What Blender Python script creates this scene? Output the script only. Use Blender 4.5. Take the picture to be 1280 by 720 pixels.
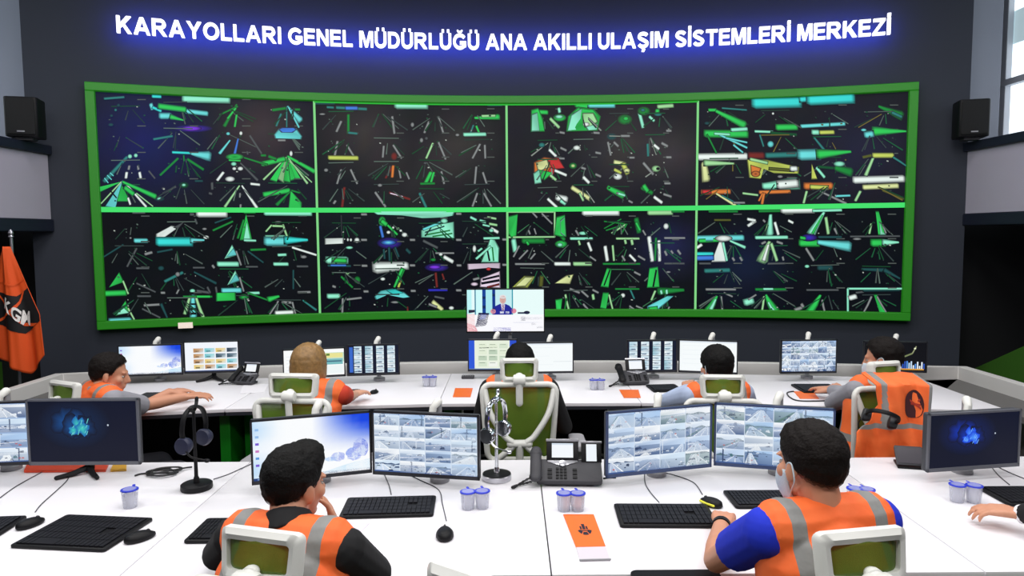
import bpy, bmesh, math, random
import numpy as np
from mathutils import Vector, Matrix, noise
PI = math.pi
rad = math.radians
for o in list(bpy.data.objects): bpy.data.objects.remove(o)
SC = bpy.context.scene
COL = SC.collection

# ------------------------------------------------------------------ camera, world, lights, exposure
CAM_Z, PITCH, ROLL, FPX = 1.86, 0.0762, -0.0069, 880.0
fw = Vector((0, math.cos(PITCH), -math.sin(PITCH)))
up0 = Vector((0, math.sin(PITCH), math.cos(PITCH)))
rt0 = Vector((1, 0, 0))
rt = rt0 * math.cos(ROLL) + up0 * math.sin(ROLL)
up = -rt0 * math.sin(ROLL) + up0 * math.cos(ROLL)
cam = bpy.data.cameras.new('camera')
cam.sensor_width = 36.0
cam.lens = 36.0 * FPX / 1280.0
cam.clip_start = 0.05
co = bpy.data.objects.new('camera', cam)
COL.objects.link(co)
co.matrix_world = Matrix(((rt.x, up.x, -fw.x, 0), (rt.y, up.y, -fw.y, 0), (rt.z, up.z, -fw.z, CAM_Z), (0, 0, 0, 1)))
SC.camera = co

W = bpy.data.worlds.new('world')
SC.world = W
W.use_nodes = True
W.node_tree.nodes['Background'].inputs[0].default_value = (0.75, 0.85, 1.0, 1)
W.node_tree.nodes['Background'].inputs[1].default_value = 0.35
SC.view_settings.view_transform = 'Standard'
SC.view_settings.look = 'None'
SC.view_settings.gamma = 1.0
SC.view_settings.use_curve_mapping = False
SC.view_settings.exposure = 0.0

def area(name, loc, sx, sy, power, col=(1, 1, 1), rot=(0, 0, 0)):
    l = bpy.data.lights.new(name, 'AREA')
    l.shape = 'RECTANGLE'; l.size = sx; l.size_y = sy; l.energy = power; l.color = col
    o = bpy.data.objects.new(name, l); COL.objects.link(o)
    o.location = loc; o.rotation_euler = rot
    return o
LAMP = 47
for x in (-2.6, 0.0, 2.6):
    area('ceiling_lamp', (x, 4.9, 4.85), 1.6, 0.5, LAMP, (1.0, 0.98, 0.97), (rad(-6), 0, 0))
    area('ceiling_lamp', (x, 2.2, 4.85), 1.6, 0.5, LAMP * 1.25, (1.0, 0.98, 0.97))
    area('ceiling_lamp', (x, -0.8, 4.85), 1.6, 0.5, LAMP * 1.2, (1.0, 0.98, 0.97), (rad(18), 0, 0))

# ------------------------------------------------------------------ pixel readings to points in the room
def ray(px, py):
    return fw * FPX + rt * (px - 640) - up * (py - 360)
def on(px, py, z=0.73):
    d = ray(px, py); t = (z - CAM_Z) / d.z
    return Vector((d.x * t, d.y * t, z))
def aty(px, py, Y):
    d = ray(px, py); t = Y / d.y
    return Vector((d.x * t, Y, CAM_Z + d.z * t))
def atx(px, py, X):
    d = ray(px, py); t = X / d.x
    return Vector((X, d.y * t, CAM_Z + d.z * t))

# ------------------------------------------------------------------ materials
def lin(c):
    return tuple((x / 255 / 12.92 if x / 255 <= 0.04045 else ((x / 255 + 0.055) / 1.055) ** 2.4) for x in c)
MATS = {}
def mat(name, rgb=(200, 200, 200), rough=0.5, metal=0.0, alpha=1.0, emit=None, strength=1.0, var=0.0, scale=40, bump=0.0, spec=0.5):
    if name in MATS: return MATS[name]
    m = bpy.data.materials.new(name); m.use_nodes = True
    nt = m.node_tree; b = nt.nodes['Principled BSDF']
    c = lin(rgb)
    b.inputs['Base Color'].default_value = (*c, 1)
    b.inputs['Roughness'].default_value = rough
    b.inputs['Metallic'].default_value = metal
    b.inputs['Alpha'].default_value = alpha
    b.inputs['Specular IOR Level'].default_value = spec
    if emit is not None:
        b.inputs['Emission Color'].default_value = (*lin(emit), 1)
        b.inputs['Emission Strength'].default_value = strength
    if var or bump:
        tc = nt.nodes.new('ShaderNodeTexCoord'); nz = nt.nodes.new('ShaderNodeTexNoise')
        nz.inputs['Scale'].default_value = scale; nz.inputs['Detail'].default_value = 3
        nt.links.new(tc.outputs['Object'], nz.inputs['Vector'])
        if var:
            mx = nt.nodes.new('ShaderNodeMix'); mx.data_type = 'RGBA'
            mx.inputs[6].default_value = (*[x * (1 - var) for x in c], 1)
            mx.inputs[7].default_value = (*[min(1, x * (1 + var)) for x in c], 1)
            nt.links.new(nz.outputs['Fac'], mx.inputs[0]); nt.links.new(mx.outputs[2], b.inputs['Base Color'])
        if bump:
            bp = nt.nodes.new('ShaderNodeBump'); bp.inputs['Strength'].default_value = bump; bp.inputs['Distance'].default_value = 0.004
            nt.links.new(nz.outputs['Fac'], bp.inputs['Height']); nt.links.new(bp.outputs['Normal'], b.inputs['Normal'])
    MATS[name] = m
    return m
def attr_screen():
    m = bpy.data.materials.new('lit_screen'); m.use_nodes = True
    nt = m.node_tree; b = nt.nodes['Principled BSDF']
    a = nt.nodes.new('ShaderNodeVertexColor'); a.layer_name = 'Col'
    b.inputs['Base Color'].default_value = (0.004, 0.004, 0.005, 1)
    b.inputs['Roughness'].default_value = 0.35
    b.inputs['Specular IOR Level'].default_value = 0.06
    nt.links.new(a.outputs['Color'], b.inputs['Emission Color'])
    b.inputs['Emission Strength'].default_value = 1.0
    return m
SCREEN = attr_screen()
M_desk = mat('white_laminate', (238, 236, 240), 0.38, var=0.015, scale=3)
M_edge = mat('dark_edge_band', (38, 40, 48), 0.5)
M_green = mat('green_laminate', (10, 120, 20), 0.45, var=0.05, scale=6)
M_blk = mat('black_plastic', (13, 13, 16), 0.5, var=0.15, scale=30, spec=0.25)
M_blk2 = mat('black_matte', (10, 10, 13), 0.6, spec=0.2)
M_key = mat('black_keycaps', (17, 17, 23), 0.55, spec=0.25)
M_dgrey = mat('dark_grey_plastic', (62, 62, 66), 0.5, var=0.06, scale=30, spec=0.3)
M_grey = mat('grey_plastic', (150, 150, 154), 0.45)
M_silver = mat('silver_metal', (190, 190, 196), 0.28, metal=0.9)
M_chrome = mat('polished_chrome', (215, 218, 222), 0.12, metal=1.0)
M_white = mat('white_plastic', (228, 228, 222), 0.42, var=0.02, scale=10)
M_cgrey = mat('light_grey_plastic', (172, 172, 176), 0.5)
M_mesh = mat('green_mesh_fabric', (92, 124, 22), 0.75, alpha=0.78, bump=0.6, scale=350, var=0.2)
M_seat = mat('green_seat_fabric', (70, 105, 25), 0.85, bump=0.4, scale=200, var=0.15)
M_orange = mat('orange_cover', (238, 112, 40), 0.5, var=0.03, scale=12)
M_paper = mat('white_paper', (240, 238, 242), 0.6, var=0.02, scale=20)
M_ink = mat('dark_ink', (28, 26, 44), 0.6)
M_cup = mat('clear_plastic', (230, 232, 244), 0.12, alpha=0.30)
M_film = mat('blue_foil', (44, 60, 196), 0.35, var=0.2, scale=60)
M_cable = mat('grey_cable', (66, 66, 72), 0.5)
M_bcable = mat('black_cable', (20, 20, 23), 0.5)

# ------------------------------------------------------------------ mesh builder
class MB:
    def __init__(s, M=None):
        s.v = []; s.f = []; s.mi = []; s.col = []; s.M = M or Matrix.Identity(4)
    def add(s, vs, fs, mi=0, cols=None):
        b = len(s.v)
        s.v += [s.M @ Vector(p) for p in vs]
        s.f += [tuple(b + i for i in f) for f in fs]
        s.mi += [mi] * len(fs)
        s.col += cols if cols else [(0, 0, 0)] * len(vs)
        return s
    def box(s, c, d, mi=0):
        x, y, z = c; a, b, h = d[0] / 2, d[1] / 2, d[2] / 2
        vs = [(x + i * a, y + j * b, z + k * h) for k in (-1, 1) for j in (-1, 1) for i in (-1, 1)]
        return s.add(vs, [(0, 2, 3, 1), (4, 5, 7, 6), (0, 1, 5, 4), (2, 6, 7, 3), (0, 4, 6, 2), (1, 3, 7, 5)], mi)
    def prism(s, poly, z0, z1, bev=0.0, mi=0, caps=True):
        """outline in xy extruded from z0 to z1; top and bottom edges softened by bev"""
        n = len(poly); cx = sum(p[0] for p in poly) / n; cy = sum(p[1] for p in poly) / n
        def ring(k, z):
            out = []
            for (x, y) in poly:
                dx, dy = cx - x, cy - y; L = math.hypot(dx, dy) or 1
                out.append((x + dx / L * k, y + dy / L * k, z))
            return out
        rs = [ring(0, z0), ring(0, z1)] if bev <= 0 else [ring(bev, z0), ring(bev * .3, z0 + bev * .3), ring(0, z0 + bev), ring(0, z1 - bev), ring(bev * .3, z1 - bev * .3), ring(bev, z1)]
        return s.loft(rs, caps, mi)
    def loft(s, rings, caps=True, mi=0, closed=False):
        n = len(rings[0]); vs = [p for r in rings for p in r]; fs = []
        m = len(rings)
        for i in range(m if closed else m - 1):
            a = i * n; b = ((i + 1) % m) * n
            for j in range(n):
                k = (j + 1) % n
                fs.append((a + j, a + k, b + k, b + j))
        if caps and not closed:
            fs.append(tuple(range(n - 1, -1, -1))); fs.append(tuple((m - 1) * n + j for j in range(n)))
        return s.add(vs, fs, mi)
    def tube(s, pts, r, n=10, closed=False, mi=0, sq=1.0, ball=False, upv=None):
        """r: radius or list; sq: squash of the section along its second axis"""
        P = [Vector(p) for p in pts]; m = len(P)
        R = list(r) if isinstance(r, (list, tuple)) else [r] * m
        if ball and not closed:
            d0 = (P[0] - P[1]).normalized(); d1 = (P[-1] - P[-2]).normalized()
            pre = [(P[0] + d0 * R[0] * math.sin(a), R[0] * math.cos(a)) for a in (rad(80), rad(55), rad(28))]
            post = [(P[-1] + d1 * R[-1] * math.sin(a), R[-1] * math.cos(a)) for a in (rad(28), rad(55), rad(80))]
            P = [p for p, _ in pre] + P + [p for p, _ in post]; R = [q for _, q in pre] + R + [q for _, q in post]; m = len(P)
        T = []
        for i in range(m):
            if closed: t = P[(i + 1) % m] - P[i - 1]
            else: t = P[min(i + 1, m - 1)] - P[max(i - 1, 0)]
            T.append(t.normalized() if t.length > 1e-9 else Vector((0, 0, 1)))
        ref = Vector(upv) if upv else (Vector((0, 0, 1)) if abs(T[0].z) < 0.9 else Vector((0, 1, 0)))
        nrm = (ref - T[0] * ref.dot(T[0])).normalized(); rings = []
        for i in range(m):
            nrm = nrm - T[i] * nrm.dot(T[i])
            if nrm.length < 1e-6: nrm = T[i].orthogonal()
            nrm.normalize(); bn = T[i].cross(nrm)
            rings.append([P[i] + (bn * math.cos(2 * PI * k / n) + nrm * math.sin(2 * PI * k / n) * sq) * R[i] for k in range(n)])
        return s.loft(rings, True, mi, closed)
    def ell(s, c, r, n=18, m=12, mi=0, R=None):
        c = Vector(c); R = R or Matrix.Identity(3); rings = []
        for i in range(1, m):
            a = -PI / 2 + PI * i / m
            rings.append([c + R @ Vector((r[0] * math.cos(a) * math.cos(2 * PI * k / n), r[1] * math.cos(a) * math.sin(2 * PI * k / n), r[2] * math.sin(a))) for k in range(n)])
        return s.loft(rings, True, mi)
    def lathe(s, prof, n=28, c=(0, 0, 0), mi=0, closed=False):
        rings = [[(c[0] + r * math.cos(2 * PI * k / n), c[1] + r * math.sin(2 * PI * k / n), c[2] + z) for k in range(n)] for r, z in prof]
        return s.loft(rings, True, mi, closed)
    def build(s, name, mats, parent=None, sharp=38, bevel=0.0, smooth=True):
        me = bpy.data.meshes.new(name)
        me.from_pydata([tuple(p) for p in s.v], [], s.f)
        if not isinstance(mats, (list, tuple)): mats = [mats]
        for m in mats: me.materials.append(m)
        if len(mats) > 1: me.polygons.foreach_set('material_index', s.mi)
        bm = bmesh.new(); bm.from_mesh(me); bmesh.ops.recalc_face_normals(bm, faces=bm.faces); bm.to_mesh(me); bm.free()
        if smooth:
            me.polygons.foreach_set('use_smooth', [True] * len(me.polygons)); me.set_sharp_from_angle(angle=rad(sharp))
        o = bpy.data.objects.new(name, me); COL.objects.link(o)
        if parent is not None: o.parent = parent
        if bevel:
            b = o.modifiers.new('bevel', 'BEVEL'); b.width = bevel; b.segments = 2; b.limit_method = 'ANGLE'; b.angle_limit = rad(40)
        return o
def rrect(w, d, r, n=5, cx=0, cy=0):
    r = min(r, w / 2 - 1e-4, d / 2 - 1e-4); out = []
    for (sx, sy, a0) in ((1, 1, 0), (-1, 1, 90), (-1, -1, 180), (1, -1, 270)):
        for i in range(n + 1):
            a = rad(a0 + 90 * i / n); out.append((cx + sx * (w / 2 - r) + r * math.cos(a), cy + sy * (d / 2 - r) + r * math.sin(a)))
    return out
def bez(pts, n=16):
    """smooth curve through the points"""
    P = [Vector(p) for p in pts]; out = []
    for i in range(len(P) - 1):
        a = P[max(i - 1, 0)]; b = P[i]; c = P[i + 1]; d = P[min(i + 2, len(P) - 1)]
        for k in range(n):
            t = k / n
            out.append(0.5 * ((2 * b) + (c - a) * t + (2 * a - 5 * b + 4 * c - d) * t * t + (3 * b - a - 3 * c + d) * t ** 3))
    out.append(P[-1]); return out
def T(x=0, y=0, z=0): return Matrix.Translation((x, y, z))
def RX(a): return Matrix.Rotation(a, 4, 'X')
def RY(a): return Matrix.Rotation(a, 4, 'Y')
def RZ(a): return Matrix.Rotation(a, 4, 'Z')

# ------------------------------------------------------------------ things
def tag(o, label, cat, group=None):
    o['label'] = label; o['category'] = cat
    if group: o['group'] = group
    return o
def thing(name, label, cat, loc=(0, 0, 0), rz=0.0, group=None):
    o = bpy.data.objects.new(name, None); o.empty_display_size = 0.1; COL.objects.link(o)
    o.location = loc; o.rotation_euler = (0, 0, rz)
    return tag(o, label, cat, group)
def struct(name, mb, m, **k):
    o = mb.build(name, m, None, **k); o['kind'] = 'structure'; return o
def copy_tree(o, parent=None):
    c = o.copy(); COL.objects.link(c)
    if parent is not None: c.parent = parent
    for ch in list(o.children): copy_tree(ch, c)
    return c
def place(o, loc, rz, label=None, group=None):
    o.location = loc; o.rotation_euler = (0, 0, rz)
    if label: o['label'] = label
    if group: o['group'] = group
    return o

# ------------------------------------------------------------------ pictures on screens (flat shapes lying on the panel)
class Canvas(MB):
    """u, v in 0..1 on a panel of w x h metres standing in the xz plane and facing -y"""
    def __init__(s, w, h, M):
        MB.__init__(s, M); s.w = w; s.h = h; s.layer = 0
    def pt(s, u, v): return ((u - 0.5) * s.w, -0.0002 * s.layer, v * s.h)
    def poly(s, uv, c, cols=None):
        s.layer += 1 if s.layer < 12 else 0
        cc = [lin(x) for x in cols] if cols else [lin(c)] * len(uv)
        s.add([s.pt(*p) for p in uv], [tuple(range(len(uv)))], 0, cc)
    def rect(s, u0, v0, u1, v1, c=None, cols=None):
        """cols: bottom left, bottom right, top right, top left"""
        s.poly([(u0, v0), (u1, v0), (u1, v1), (u0, v1)], c, cols)
    def line(s, a, b, w, c, w2=None):
        w2 = w if w2 is None else w2
        ax, ay = a[0] * s.w, a[1] * s.h; bx, by = b[0] * s.w, b[1] * s.h
        L = math.hypot(bx - ax, by - ay) or 1; nx, ny = -(by - ay) / L / 2, (bx - ax) / L / 2
        q = [(ax + nx * w, ay + ny * w), (bx + nx * w2, by + ny * w2), (bx - nx * w2, by - ny * w2), (ax - nx * w, ay - ny * w)]
        s.poly([(x / s.w, y / s.h) for x, y in q], c)
    def blob(s, u, v, ru, rv, c, rim=None, n=20, wob=0.0, seed=0):
        s.layer += 1 if s.layer < 12 else 0
        rr = random.Random(seed); rim = rim or c
        ks = [1 + wob * rr.uniform(-1, 1) for _ in range(n)]
        ring = [s.pt(min(1, max(0, u + ru * k * math.cos(2 * PI * i / n))), min(1, max(0, v + rv * k * math.sin(2 * PI * i / n)))) for i, k in enumerate(ks)]
        s.add([s.pt(u, v)] + ring, [(0, 1 + i, 1 + (i + 1) % n) for i in range(n)], 0, [lin(c)] + [lin(rim)] * n)
    def build(s, name, parent=None):
        me = bpy.data.meshes.new(name); me.from_pydata([tuple(p) for p in s.v], [], s.f); me.materials.append(SCREEN)
        at = me.color_attributes.new('Col', 'FLOAT_COLOR', 'POINT')
        at.data.foreach_set('color', [x for c in s.col for x in (*c, 1.0)])
        o = bpy.data.objects.new(name, me); COL.objects.link(o)
        if parent is not None: o.parent = parent
        return o
# ================================================================== the room
M_wall = mat('navy_wall_paint', (46, 51, 63), 0.75, var=0.05, scale=1.5)
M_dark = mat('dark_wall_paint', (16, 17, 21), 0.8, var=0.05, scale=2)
M_floor = mat('dark_carpet', (36, 37, 42), 0.95, var=0.2, scale=60, bump=0.4)
M_parapet = mat('lilac_grey_panel', (186, 180, 196), 0.55, var=0.02, scale=4)
M_rail = mat('navy_trim', (26, 30, 48), 0.5)
M_pier = mat('grey_column_paint', (132, 136, 150), 0.6, var=0.02, scale=3)
M_ceil = mat('ceiling_paint', (120, 122, 126), 0.9)
M_gwall = mat('green_carpet', (52, 104, 12), 0.9, var=0.12, scale=50)
M_frameg = mat('green_frame_paint', (58, 150, 40), 0.4, var=0.03, scale=6)

WX0, WY0, WR, WYAW = 0.0065, 8.0, 12.5389, 0.0295
WCX = WX0 + math.sin(WYAW) * WR
WCY = WY0 - math.cos(WYAW) * WR
def wall_pt(s, z, off=0.0):
    """a point of the curved wall: s metres along it, off metres in front of it"""
    a = s / WR; x = (WR - off) * math.sin(a); y = -WR + (WR - off) * math.cos(a)
    return Vector((WX0 + x * math.cos(WYAW) - y * math.sin(WYAW), WY0 + x * math.sin(WYAW) + y * math.cos(WYAW), z))
def wall_sz(px, py, off=0.0):
    d = ray(px, py); R = WR - off
    a = d.x ** 2 + d.y ** 2; b = -2 * (d.x * WCX + d.y * WCY); c = WCX ** 2 + WCY ** 2 - R * R
    t = (-b + math.sqrt(b * b - 4 * a * c)) / (2 * a)
    ang = math.atan2(d.x * t - WCX, d.y * t - WCY) + WYAW
    return ang * WR, CAM_Z + d.z * t

CEIL = 5.0
mb = MB(); mb.box((0, 2.6, -0.05), (14.4, 12.6, 0.1)); struct('floor', mb, M_floor)
mb = MB(); mb.box((0, 2.6, CEIL + 0.05), (14.4, 12.6, 0.1)); struct('ceiling', mb, M_ceil)
S0, S1 = wall_sz(30, 110)[0], wall_sz(1213, 110)[0]
mb = MB(); N = 64
f = [wall_pt(S0 + (S1 - S0) * i / N, 0) for i in range(N + 1)]; bk = [wall_pt(S0 + (S1 - S0) * i / N, 0, -0.25) for i in range(N + 1)]
ol = [(p.x, p.y) for p in f] + [(p.x, p.y) for p in reversed(bk)]
n = len(ol); mb.add([(x, y, 0) for x, y in ol] + [(x, y, CEIL) for x, y in ol], [(i, (i + 1) % n, n + (i + 1) % n, n + i) for i in range(n)])
struct('wall_front', mb, M_wall)
mb = MB(); mb.box((0, 8.75, CEIL / 2), (14.4, 0.1, CEIL)); struct('wall_far', mb, M_dark)
mb = MB(); mb.box((0, -3.6, CEIL / 2), (14.4, 0.1, CEIL)); struct('wall_rear', mb, mat('rear_wall_paint', (128, 130, 138), 0.8))
# galleries left and right: parapet, slab, recess below, window wall above
XL, XR = wall_pt(S0, 0).x, wall_pt(S1, 0).x
YL, YR = wall_pt(S0, 0).y, wall_pt(S1, 0).y
zb_r = atx(1235, 266, XR).z; zt_r = atx(1235, 185, XR).z
for side, X, Yw in (('left', XL, YL), ('right', XR, YR)):
    sg = -1 if side == 'left' else 1
    zb, zt = zb_r, zt_r; Xp = X + (0.16 if sg < 0 else 0)
    mb = MB(); mb.box((Xp + sg * 0.04, (Yw - 3.4) / 2, (zb + zt) / 2), (0.08, Yw + 3.5, zt - zb)); struct('wall_' + side, mb, M_parapet, bevel=0.004)
    mb = MB(); mb.box((Xp + sg * 0.06, (Yw - 3.4) / 2, zt + 0.045), (0.2, Yw + 3.52, 0.09)); struct('trim_1' if sg < 0 else 'trim_3', mb, M_rail, bevel=0.008)
    mb = MB(); mb.box((Xp + sg * 0.75, (Yw - 3.4) / 2, zb - 0.06), (1.54, Yw + 3.52, 0.12)); struct('trim_2' if sg < 0 else 'trim_4', mb, M_rail, bevel=0.008)
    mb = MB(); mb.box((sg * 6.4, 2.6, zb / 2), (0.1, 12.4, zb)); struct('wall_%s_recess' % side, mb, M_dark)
    # end wall of the recess, beside the curved wall
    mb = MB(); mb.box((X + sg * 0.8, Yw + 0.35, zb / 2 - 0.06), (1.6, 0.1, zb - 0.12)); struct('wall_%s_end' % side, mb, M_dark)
    # upper window wall with openings between mullions
    zs = zt - 0.1
    mb = MB(); mb.box((sg * 5.62, 2.6, (zs + zb) / 2), (0.16, 12.4, zs - zb)); struct('wall_%s_sill' % side, mb, M_pier)
    mb = MB(); mb.box((X + sg * 0.27, Yw + 0.45, (zt + CEIL) / 2), (0.48, 0.3, CEIL - zt)); struct('wall_%s_pier' % side, mb, M_pier, bevel=0.01)
    k = 1 if sg < 0 else 2
    fr = MB(); Y1 = Yw + 0.98
    for j in range(6):
        fr.box((sg * 5.58, Y1 - .15 - j * 1.5, (zs + CEIL) / 2), (0.07, 0.085, CEIL - zs))
    for z in (zs + 0.03, atx(1262, 102, 5.55).z if sg > 0 else zs + 1.0, CEIL - 0.15):
        fr.box((sg * 5.58, Y1 - 3.75, z), (0.09, 7.6, 0.07))
    wo = struct('window_%d' % k, fr, mat('window_frame_paint', (205, 208, 216), 0.5), bevel=0.006)
    pn = MB(); pn.box((sg * 5.66, Y1 - 3.75, (zs + CEIL) / 2), (0.02, 7.5, CEIL - zs))
    po = pn.build('pane', mat('daylit_pane', (235, 245, 250), 0.2, emit=(236, 246, 250), strength=1.15), wo)
    bl = MB(); bl.box((sg * 5.63, Y1 - 3.75, 4.12), (0.02, 7.4, 0.36)); bl.build('roller_blind', mat('pale_blind', (215, 232, 236), 0.8, emit=(190, 215, 222), strength=0.55), wo)
# sloping green carpeted ramp sides under the galleries
def wedge(name, X, pts, dx):
    mb = MB(); P = [atx(px, py, X) for px, py in pts]
    a = [(p.x, p.y, max(0, p.z)) for p in P]; b = [(p.x + dx, p.y, max(0, p.z)) for p in P]; n = len(a)
    mb.add(a + b, [tuple(range(n)), tuple(range(2 * n - 1, n - 1, -1))] + [(i, (i + 1) % n, n + (i + 1) % n, n + i) for i in range(n)])
    return struct(name, mb, M_gwall)
wedge('trim_5', 5.0, [(1206, 466), (1290, 428), (1330, 412), (1330, 640), (1206, 640)], 0.3)
wedge('trim_6', -5.3, [(52, 466), (-60, 436), (-60, 640), (52, 640)], -0.3)

# loudspeakers standing on the parapets
def loudspeaker(label, x, y, z, rz):
    t = thing('loudspeaker', label, 'speaker', (x, y, z), rz)
    mb = MB(); mb.prism(rrect(0.27, 0.26, 0.03), 0, 0.36, 0.012); mb.build('cabinet', M_blk, t)
    mb = MB(T(0, -0.132, 0.18) @ RX(PI / 2)); mb.prism(rrect(0.23, 0.32, 0.02), 0, 0.012, 0.004); mb.build('grille', mat('speaker_grille', (12, 12, 14), 0.8, bump=0.8, scale=300), t)
    mb = MB(T(0, -0.146, 0.045)); mb.box((0, 0, 0), (0.06, 0.004, 0.012)); mb.build('badge', M_silver, t)
    mb = MB(T(0, 0, 0)); mb.box((0, 0, -0.012), (0.14, 0.14, 0.024)); mb.build('bracket', M_dgrey, t)
zt = zt_r + 0.09 + 0.024
p = atx(1217, 178, XR - 0.0); loudspeaker('black loudspeaker on the parapet below the bright window', XR - 0.1, YR - 0.18, zt, rad(-18))
loudspeaker('black loudspeaker on the parapet above the orange flag', XL + 0.2, YL - 0.3, zt, rad(18))

# ================================================================== lettering on the wall
def text_mesh(ch, size, extrude, off=0.0):
    cu = bpy.data.curves.new('t', 'FONT'); cu.body = ch; cu.size = size; cu.extrude = extrude; cu.offset = off; cu.resolution_u = 4
    ob = bpy.data.objects.new('t', cu); COL.objects.link(ob)
    dg = bpy.context.evaluated_depsgraph_get(); dg.update()
    me = bpy.data.meshes.new_from_object(ob.evaluated_get(dg)); bpy.data.objects.remove(ob); bpy.data.curves.remove(cu)
    return me
def stroke(path, w):
    """closed outline of a bold pen stroke with mitred corners"""
    L, R = [], []
    P = [Vector((p[0], p[1])) for p in path]; n = len(P)
    for i in range(n):
        a = (P[i] - P[i - 1]).normalized() if i else (P[1] - P[0]).normalized(); b = (P[i + 1] - P[i]).normalized() if i < n - 1 else a
        na, nb = Vector((-a.y, a.x)), Vector((-b.y, b.x)); m = (na + nb).normalized(); k = w / 2 / max(.35, m.dot(na))
        L.append(P[i] + m * k); R.append(P[i] - m * k)
    return L + R[::-1]
def arcp(cx, cy, rx, ry, a0, a1, n=14): return [(cx + rx * math.cos(rad(a0 + (a1 - a0) * i / n)), cy + ry * math.sin(rad(a0 + (a1 - a0) * i / n))) for i in range(n + 1)]
T_ = .20
GLY = {
 'I': (.20, [[(0, 0), (.2, 0), (.2, 1), (0, 1)]]),
 'L': (.68, [[(0, 0), (.68, 0), (.68, .17), (.2, .17), (.2, 1), (0, 1)]]),
 'E': (.74, [[(0, 0), (.74, 0), (.74, .17), (.2, .17), (.2, .43), (.68, .43), (.68, .60), (.2, .60), (.2, .83), (.72, .83), (.72, 1), (0, 1)]]),
 'T': (.80, [[(.3, 0), (.5, 0), (.5, .83), (.8, .83), (.8, 1), (0, 1), (0, .83), (.3, .83)]]),
 'N': (.80, [[(0, 0), (.19, 0), (.19, .65), (.60, 0), (.80, 0), (.80, 1), (.61, 1), (.61, .35), (.20, 1), (0, 1)]]),
 'M': (.96, [[(0, 0), (.18, 0), (.18, .74), (.39, 0), (.57, 0), (.78, .74), (.78, 0), (.96, 0), (.96, 1), (.68, 1), (.48, .32), (.28, 1), (0, 1)]]),
 'Z': (.78, [[(0, 0), (.78, 0), (.78, .17), (.25, .17), (.77, .84), (.77, 1), (.04, 1), (.04, .83), (.51, .83), (0, .16)]]),
 'Y': (.92, [[(.36, 0), (.56, 0), (.56, .42), (.92, 1), (.69, 1), (.46, .60), (.23, 1), (0, 1), (.36, .42)]]),
 'K': (.88, [[(0, 0), (.2, 0), (.2, .30), (.33, .44), (.62, 0), (.88, 0), (.47, .58), (.86, 1), (.59, 1), (.2, .56), (.2, 1), (0, 1)]]),
 'A': (.98, [[(0, 0), (.21, 0), (.29, .23), (.69, .23), (.77, 0), (.98, 0), (.60, 1), (.38, 1)], [(.355, .39), (.49, .78), (.625, .39)]]),
 'D': (.82, [[(0, 0), (.40, 0)] + arcp(.40, .5, .42, .5, -80, 80) + [(.40, 1), (0, 1)], [(.2, .17), (.38, .17)] + arcp(.38, .5, .235, .33, -80, 80) + [(.38, .83), (.2, .83)]]),
 'R': (.90, [[(0, 0), (.2, 0), (.2, .41), (.33, .41), (.65, 0), (.90, 0), (.60, .43)] + arcp(.52, .71, .32, .29, -60, 85, 10) + [(0, 1)], [(.2, .57), (.50, .57)] + arcp(.50, .70, .13, .13, -80, 80, 8) + [(.50, .83), (.2, .83)]]),
 'O': (1.0, [arcp(.5, .5, .5, .515, 0, 345, 23), arcp(.5, .5, .29, .335, 0, 345, 23)]),
 'U': (.82, [stroke([(.1, 1), (.1, .38)] + arcp(.41, .38, .31, .30, 190, 350, 12) + [(.72, .38), (.72, 1)], T_)]),
 'G': (.96, [stroke(arcp(.50, .5, .40, .41, 38, 318, 20) + [(.86, .24), (.86, .42), (.50, .42)], .19)]),
 'S': (.80, [stroke(arcp(.40, .735, .29, .18, 20, 235, 12) + [(.40, .51)] + arcp(.40, .27, .295, .185, 55, -165, 12), .185)]),
}
def glyph(ch, cap, depth):
    base = {'Ü': 'U', 'Ğ': 'G', 'Ş': 'S', 'İ': 'I'}.get(ch, ch)
    w, outs = GLY[base]; outs = list(outs); h = 1.0
    sq = lambda x, y, d: [(x - d, y - d), (x + d, y - d), (x + d, y + d), (x - d, y + d)]
    if ch == 'İ': outs.append(sq(w / 2, 1.18, .10))
    if ch == 'Ü': outs += [sq(.22, 1.16, .085), sq(.60, 1.16, .085)]
    if ch == 'Ğ': outs.append(stroke(arcp(.50, 1.25, .17, .14, 190, 350, 8), .09))
    if ch == 'Ş': outs.append(stroke([(.40, .05), (.40, -.05), (.50, -.12), (.46, -.20), (.30, -.19)], .09))
    cu = bpy.data.curves.new('t', 'CURVE'); cu.dimensions = '2D'; cu.fill_mode = 'BOTH'; cu.extrude = depth / 2
    for o_ in outs:
        sp = cu.splines.new('POLY'); sp.points.add(len(o_) - 1); sp.use_cyclic_u = True
        for k, p in enumerate(o_): sp.points[k].co = (p[0] * cap, p[1] * cap, 0, 1)
    ob = bpy.data.objects.new('t', cu); COL.objects.link(ob); dg = bpy.context.evaluated_depsgraph_get(); dg.update()
    me = bpy.data.meshes.new_from_object(ob.evaluated_get(dg)); bpy.data.objects.remove(ob); bpy.data.curves.remove(cu)
    mb = MB(); mb.add([tuple(v.co) for v in me.vertices], [tuple(p.vertices) for p in me.polygons]); bpy.data.meshes.remove(me)
    return mb, w * cap
TXT = 'KARAYOLLARI GENEL MÜDÜRLÜĞÜ ANA AKILLI ULAŞIM SİSTEMLERİ MERKEZİ'
OFF = 0.19
sa = wall_sz(146, 35, OFF)[0]; sb = wall_sz(1113, 35, OFF)[0]
zbase = np.mean([wall_sz(150, 41, OFF)[1], wall_sz(640, 62, OFF)[1], wall_sz(1100, 44.5, OFF)[1]])
ztop = np.mean([wall_sz(150, 20.5, OFF)[1], wall_sz(640, 43.5, OFF)[1], wall_sz(1085, 23, OFF)[1]])
cap = float(ztop - zbase)
GL = {c: glyph(c, cap, 0.035) for c in set(TXT) if c != ' '}
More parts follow.
